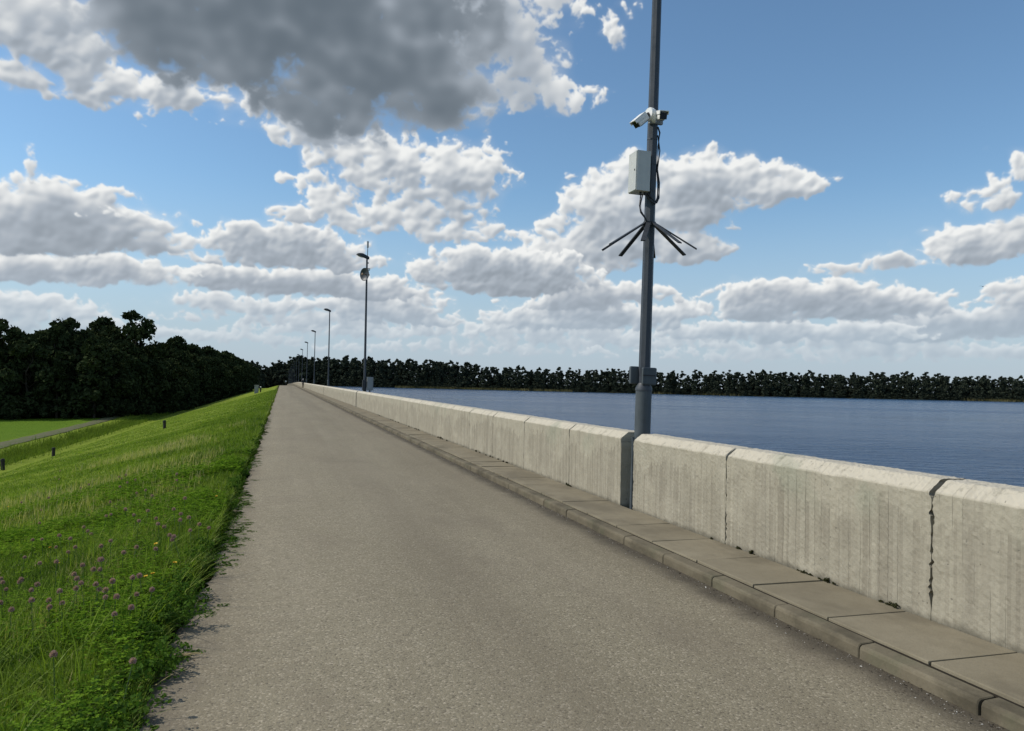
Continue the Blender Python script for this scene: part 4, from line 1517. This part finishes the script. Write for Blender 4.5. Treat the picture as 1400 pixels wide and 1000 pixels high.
def trunk_mesh(name, h, r0, C, seed):
    r = random.Random(seed)
    mb = MB()
    pts = [Vector((r.uniform(-.15, .15) * k, r.uniform(-.15, .15) * k, h * k / 6)) for k in range(7)]
    pts[0] = Vector((0, 0, -.6))
    mb.tube(pts, [r0 * (1 - .13 * k) for k in range(7)], 7)
    for c in C[::3]:
        c = Vector(c)
        t = max(.25, min(.92, c.z / h - .16))
        p = pts[0].lerp(pts[6], t)
        mb.tube([p, p.lerp(c, .5) + Vector((0, 0, .15)), c], [r0 * .28 * (1.1 - t), r0 * .17 * (1.1 - t), r0 * .05], 4, cap=False)
    return mb.mesh(name, M_BARK)


def build_edge_weeds():
    # leafy weeds creeping over the road edge
    r = random.Random(31)
    VV, FF, TT, off = [], [], [], 0
    y = 2.6
    i = 0
    while y < 34:
        big = .5 + .5 * math.sin(y * 1.9 + 1) * math.sin(y * .77)
        hh = r.uniform(.08, .17) + .13 * big * r.random()
        hh *= float(np.interp(y, [8, 16], [1, .6]))
        x = float(grass_edge(np.array([y]))[0]) - r.uniform(-.05, .16)
        nl = 34 if y < 14 else 16
        V, F, T, C = crown_arrays(2000 + i, hh, hh * r.uniform(.9, 1.5), 0, 7, nl, .013 * max(1, y / 11), 'leafy')
        V = V + np.array([x, y, float(land_z(x, y))])
        V[:, 2] = np.maximum(V[:, 2], np.where(V[:, 0] > -.55, .004, -1))
        VV.append(V); FF.append(F + off); TT.append(T); off += len(V)
        y += r.uniform(.03, .13) * max(1, y / 9)
        i += 1
    o = link('edge_weeds', mesh_np('edge_weeds', np.concatenate(VV), [np.concatenate(FF)], M_WEED, False, attrs={'tint': np.concatenate(TT)}))
    tag(o, 'small leafy weeds creeping over the left road edge', 'weeds', kind='stuff')


build_edge_weeds()


def build_forest():
    kinds = []
    for k in range(7):
        h = (15.5, 14.0, 17.0, 15.0, 13.0, 16.0, 12.0)[k]
        rr = (5.0, 4.6, 5.2, 4.4, 5.0, 3.8, 4.6)[k]
        V, F, T, C = crown_arrays(40 + k, h, rr, h * .07, 64, 74, .40, 'pine' if k == 5 else 'leafy')
        me = mesh_np('crown', V, [F], M_FOREST, False, attrs={'tint': T})
        kinds.append((me, trunk_mesh('trunk', h * .9, .26, C, k), h))
    r = random.Random(8)
    edge = [(-120, 118), (-75, 124), (-58, 128), (-41, 134), (-27, 136), (-23, 146), (-20.5, 175), (-19, 215), (-18, 260), (-17.5, 320), (-17, 400), (-16, 480)]
    spots = []
    # trees that stand out on the skyline: picture x, top y, distance along the road
    tall = [(185, 428, 150, 2, 'tallest broadleaf tree of the dark wood, standing above the skyline left of the path'), (95, 436, 150, 0, 'broad crowned tree at the left end of the dark wood\'s highest part'),
            (2, 440, 140, 3, 'dark tree cut by the left edge of the picture'), (240, 462, 190, 1, 'rounded tree on the dark wood\'s falling skyline'), (285, 472, 240, 0, 'last tall rounded tree on the wood\'s skyline before it levels out'),
            (140, 440, 156, 4, 'bushy topped tree between the two highest trees of the dark wood'), (60, 455, 150, 1, 'lower dark tree left of the wood\'s highest crowns')]
    for (px, py, Y, k, lab) in tall:
        d = pix_dir(px, py)
        t = Y / d.y
        x, ztop = d.x * t, EYE + d.z * t
        spots.append((x, Y, k, (ztop + 5.1) / kinds[k][2], lab))
    # the mass behind and along the edge, four rows deep
    cum = [0]
    for a, b in zip(edge, edge[1:]):
        cum.append(cum[-1] + math.hypot(b[0] - a[0], b[1] - a[1]))
    for row in range(5):
        s = row * 2.0
        while s < cum[-1]:
            j = max(i for i in range(len(cum) - 1) if cum[i] <= s)
            f = (s - cum[j]) / (cum[j + 1] - cum[j])
            a, b = Vector(edge[j]), Vector(edge[j + 1])
            t = (b - a).normalized()
            nrm = Vector((-t.y, t.x))
            p = a.lerp(b, f) + nrm * (row * 4.6 + r.uniform(-1.2, 1.5) + 1.5)
            far = p.y / 130.0
            if row < 3 or p.y < 260:
                az = p.x / max(p.y, 1)
                lim = 15.2 if az < -.13 else 14.4
                # keep the mass a little lower than the crowns that stand out
                top = (.74 + .20 * r.random()) * (1.0 if row else .88) * float(np.interp(p.y, [140, 190, 260, 400], [1.0, 1.02, 1.16, 1.28]))
                k = r.randrange(7)
                spots.append((p.x, p.y, k, top * 15.2 / kinds[k][2], None))
            s += (4.6 + row * .6) * (1.0 if p.y < 260 else 1.6) * r.uniform(.8, 1.2)
    for (x, y, k, sc, lab) in spots:
        z = float(land_z(x, y))
        o = empty('forest_tree', (x, y, z), (0, 0, r.uniform(0, 6.28)))
        o.scale = (max(sc, .8), max(sc, .8), sc)
        tag(o, lab or 'dark broadleaf tree in the shaded wood beyond the field left of the path', 'tree', 'trees of the wood left of the dam')
        link('crown', kinds[k][0], o)
        link('trunk', kinds[k][1], o)
    # undergrowth along the foot of the wood
    VV, FF, TT, off = [], [], [], 0
    for i in range(190):
        s = r.uniform(0, cum[-1] * .8)
        j = max(i for i in range(len(cum) - 1) if cum[i] <= s)
        f = (s - cum[j]) / (cum[j + 1] - cum[j])
        p = Vector(edge[j]).lerp(Vector(edge[j + 1]), f)
        x, y = p.x - r.uniform(-.8, 3.5), p.y + r.uniform(-1.5, 2)
        hh = r.uniform(1.6, 4.0)
        V, F, T, C = crown_arrays(500 + i, hh, hh * .7, .0, 9, 34, .30, 'leafy')
        V = V + np.array([x, y, float(land_z(x, y))])
        VV.append(V); FF.append(F + off); TT.append(T); off += len(V)
    o = link('undergrowth', mesh_np('undergrowth', np.concatenate(VV), [np.concatenate(FF)], M_FOREST, False, attrs={'tint': np.concatenate(TT)}))
    tag(o, 'dense dark undergrowth along the foot of the wood', 'undergrowth', kind='stuff')


build_forest()


def build_far_shore():
    """the wood round the lake reads as one mass"""
    r = random.Random(21)
    kinds = []
    for k in range(8):
        pine = k < 4
        h = (17, 18.5, 16, 17.5, 15, 14, 16, 13)[k]
        kinds.append((crown_arrays(80 + k, h, 3.9 if pine else 4.6, h * .0, 22, 18, .85, 'pine' if k in (0, 2) else 'leafy'), h))
    VV, FF, TT, off = [], [], [], 0
    xs = [-260 + 2.6 * i for i in range(320)]
    for row in range(-1, 6):
        for x in xs:
            x = x + r.uniform(-2, 2)
            if row > 1 and r.random() < .3: continue
            y = float(shore_y(x)) + 6 + row * 5 + r.uniform(-3, 3) + (35 if 10 < x < 30 else (-40 if x < -14 else (20 if x <= 10 else 0)))
            (V, F, T, C), h = kinds[r.randrange(8)]
            s = (.90 + .02 * row + .07 * r.random()) * float(np.interp(x, [-260, 60, 165, 300, 415], [1.20, 1.10, .84, .76, .78])) * (.97 + .04 * math.sin(x * .023) + .03 * math.sin(x * .071))
            if row == 0: s *= .72
            if row < 0: s *= .34
            a = r.uniform(0, 6.28)
            ca, sa = math.cos(a), math.sin(a)
            wd = s * (1.05 if row >= 0 else 2.0)
            W = np.stack([(V[:, 0] * ca - V[:, 1] * sa) * wd, (V[:, 0] * sa + V[:, 1] * ca) * wd, V[:, 2] * s], 1) + np.array([x, y, float(land_z(x, y)) - .3])
            VV.append(W); FF.append(F + off); TT.append(T); off += len(V)
    for i in range(150):                       # the corner of the wood behind the end of the dam
        x, y = r.uniform(-90, 60), r.uniform(600, 640)
        y = max(y, float(shore_y(x)) + 8)
        (V, F, T, C), h = kinds[r.randrange(8)]
        s = r.uniform(.85, 1.18)
        VV.append(V * s + np.array([x, y, float(land_z(x, y)) - .3])); FF.append(F + off); TT.append(T); off += len(V)
    o = link('shore_forest', mesh_np('shore_forest', np.concatenate(VV), [np.concatenate(FF)], M_SHORE, False, attrs={'tint': np.concatenate(TT)}))
    tag(o, 'long dark wood lining the far shore of the lake', 'forest', kind='stuff')
    # reeds at the waterline
    rng = np.random.default_rng(5)
    n = 26000
    x = 40 + 700 * rng.random(n)
    dens = lumps(x, x * 0, .035) + .4 * lumps(x, x * 0, .15)
    k = ((x > 75) & (x < 180) & (rng.random(n) < .9)) | ((x > 330) & (x < 430) & (dens > 0) & (rng.random(n) < .5)) | ((dens > .35) & (rng.random(n) < .3))
    x = x[k]
    n = len(x)
    y = shore_y(x) + rng.uniform(-4.5, 3, n)
    h = 1.0 + 1.1 * rng.random(n)
    w = .10 + .10 * rng.random(n)
    yaw = rng.random(n) * 6.28
    sd = np.stack([np.cos(yaw), np.sin(yaw), 0 * yaw], 1) * w[:, None]
    b = np.stack([x, y, np.full(n, WATER_Z - .1)], 1)
    V = np.stack([b - sd, b + sd, b + np.stack([rng.normal(0, .15, n), rng.normal(0, .15, n), h], 1)], 1).reshape(-1, 3)
    F = (np.arange(n) * 3)[:, None] + np.array([[0, 1, 2]])
    o = link('reeds', mesh_np('reeds', V, [F], M_REED, False, attrs={'tint': np.repeat(rng.random(n), 3)}))
    tag(o, 'pale strip of reeds at the far waterline', 'reeds', kind='stuff')
    # rank grass and weeds along the ditch below the dam
    n = 26000
    y = 44 + 110 * rng.random(n) ** 1.3
    x = -21.3 + rng.normal(0, .85, n)
    tall = .5 + .5 * lumps(x * .6, y, .9)
    V, F, T = blades(x, y, (.25 + .55 * tall) * (.6 + .6 * rng.random(n)), .05 + .06 * rng.random(n), np.abs(rng.normal(.5, .35, n)), rng.random(n) * 6.28, rng.random(n), 1)
    o = link('ditch_weeds', mesh_np('ditch_weeds', V, [F], M_DITCH, False, attrs={'tint': T}))
    tag(o, 'green tangle of rank grass and weeds along the ditch below the bank', 'weeds', kind='stuff')


build_far_shore()


# ------------------------------------------------------------------ litter on the road, a bird
def build_small():
    rng = np.random.default_rng(9)
    straw = worn('dry_straw', (.42, .33, .17), .9)
    grit = worn('pale_grit', (.42, .40, .36), .9, 0, .4, 30)
    V, F = [], []
    n = 900
    y = 2.5 + 28 * rng.random(n) ** 1.8
    x = KERB_X - np.abs(rng.normal(0, .07, n)) - .012
    s = .0025 + .005 * rng.random(n) ** 2
    for i in range(n):
        c = np.array([x[i], y[i], s[i] * .4])
        p = rng.normal(0, 1, (4, 3)); p /= np.linalg.norm(p, axis=1)[:, None]
        b = len(V)
        V += list(c + p * s[i] * np.array([1.2, 1.2, .6]))
        F += [(b, b + 1, b + 2), (b, b + 2, b + 3), (b, b + 3, b + 1), (b + 1, b + 3, b + 2)]
    o = link('kerb_grit', mesh_np('kerb_grit', V, [np.array(F)], grit))
    tag(o, 'loose grit lying in the gutter along the kerb', 'grit', kind='stuff')
    V, F = [], []
    n = 2600
    y = 2.3 + 34 * rng.random(n) ** 1.7
    x = KERB_X - np.abs(rng.normal(0, .10, n)) * (.5 + .5 * np.sin(y * 2.1) ** 2) - .008
    s = .003 + .007 * rng.random(n) ** 2
    for i in range(n):
        c = np.array([x[i], y[i], s[i] * .3])
        p = rng.normal(0, 1, (4, 3)); p /= np.linalg.norm(p, axis=1)[:, None]
        b = len(V)
        V += list(c + p * s[i] * np.array([1.3, 1.3, .6]))
        F += [(b, b + 1, b + 2), (b, b + 2, b + 3), (b, b + 3, b + 1), (b + 1, b + 3, b + 2)]
    o = link('gutter_soil', mesh_np('gutter_soil', V, [np.array(F)], worn('dark_soil', (.055, .045, .032), .95, 0, .4, 30)))
    tag(o, 'dark crumbs of soil washed along the kerb', 'soil', kind='stuff')
    VV, FF, TT, off = [], [], [], 0
    for i in range(120):
        yy = 2.6 + 34 * rng.random() ** 1.5
        if math.sin(yy * 1.3) + .6 * math.sin(yy * 3.1) < .1:
            continue
        hh = .010 + .02 * rng.random()
        V, F, T, C = crown_arrays(7000 + i, hh, hh * 1.5, 0, 5, 12, .006 + .0006 * yy, 'leafy')
        V = V * np.array([.5, 1.6, 1]) + np.array([WALL_X - .012, yy, WALK_Z])
        VV.append(V); FF.append(F + off); TT.append(T); off += len(V)
    o = link('wall_foot_moss', mesh_np('wall_foot_moss', np.concatenate(VV), [np.concatenate(FF)], mat_leaf('moss', (.022, .024, .012), (.040, .042, .018), .1, True, 0), False, attrs={'tint': np.concatenate(TT)}))
    tag(o, 'dark moss tufts in the joint at the foot of the wall', 'moss', kind='stuff')
    mb = MB()
    r = random.Random(4)
    q = ground_hit(252, 942)
    for k in range(9):
        a = r.uniform(-.5, .5)
        c = Vector((q.x + r.uniform(-.03, .05), q.y + r.uniform(-.012, .012), .018 + r.uniform(0, .006)))
        d = Vector((math.cos(a), math.sin(a), 0)) * r.uniform(.03, .07)
        mb.tube([c - d, c + Vector((0, 0, .004)), c + d], .0022, 4)
    tag(mb.build('straw_wisp', straw), 'small wisp of dry yellow straw lying on the road edge', 'straw')
    mb = MB()
    for px, py in ((205, 955), (262, 944), (300, 848), (216, 925), (238, 900)):
        q = ground_hit(px, py)
        for k in range(5):
            c = Vector((q.x + r.uniform(-.06, .06), q.y + r.uniform(-.1, .1), .02))
            a = r.uniform(0, 6.28)
            d = Vector((math.cos(a), math.sin(a), .15)) * r.uniform(.01, .03)
            s = Vector((-math.sin(a), math.cos(a), 0)) * .006
            mb.add([c - d, c + s, c + d, c - s], [(0, 1, 2, 3)])
    tag(mb.build('dead_leaves', worn('dead_leaf', (.05, .035, .02), .9)), 'crumbs of dead leaves along the frayed road edge', 'leaves', kind='stuff')
    # bird
    d = pix_dir(1344, 392)
    p = Vector((0, 0, EYE)) + d * 120
    b = empty('bird', tuple(p), (0, 0, rad(60)))
    tag(b, 'tiny dark bird flying in the sky above the right shore', 'bird')
    mb = MB()
    mb.tube([(-.16, 0, 0), (-.08, 0, .01), (0, 0, 0), (.10, 0, 0), (.17, 0, .01), (.22, 0, 0)], [.015, .04, .055, .045, .03, .008], 8)
    for s in (-1, 1):
        secs = []
        for (yy, x0, x1, z) in ((.03, -.06, .08, .01), (.20, -.05, .07, .07), (.38, -.07, .01, .06), (.48, -.09, -.06, .04)):
            secs.append([(x0, s * yy, z), (x0 + (x1 - x0) * .5, s * yy, z + .012), (x1, s * yy, z), (x0 + (x1 - x0) * .5, s * yy, z - .006)])
        mb.loft(secs)
    mb.add([(-.14, .02, 0), (-.14, -.02, 0), (-.27, -.05, 0), (-.27, .05, 0)], [(0, 1, 2, 3)])
    mb.build('body', worn('bird_plumage', (.04, .04, .04), .8), b, smooth=True)


build_small()
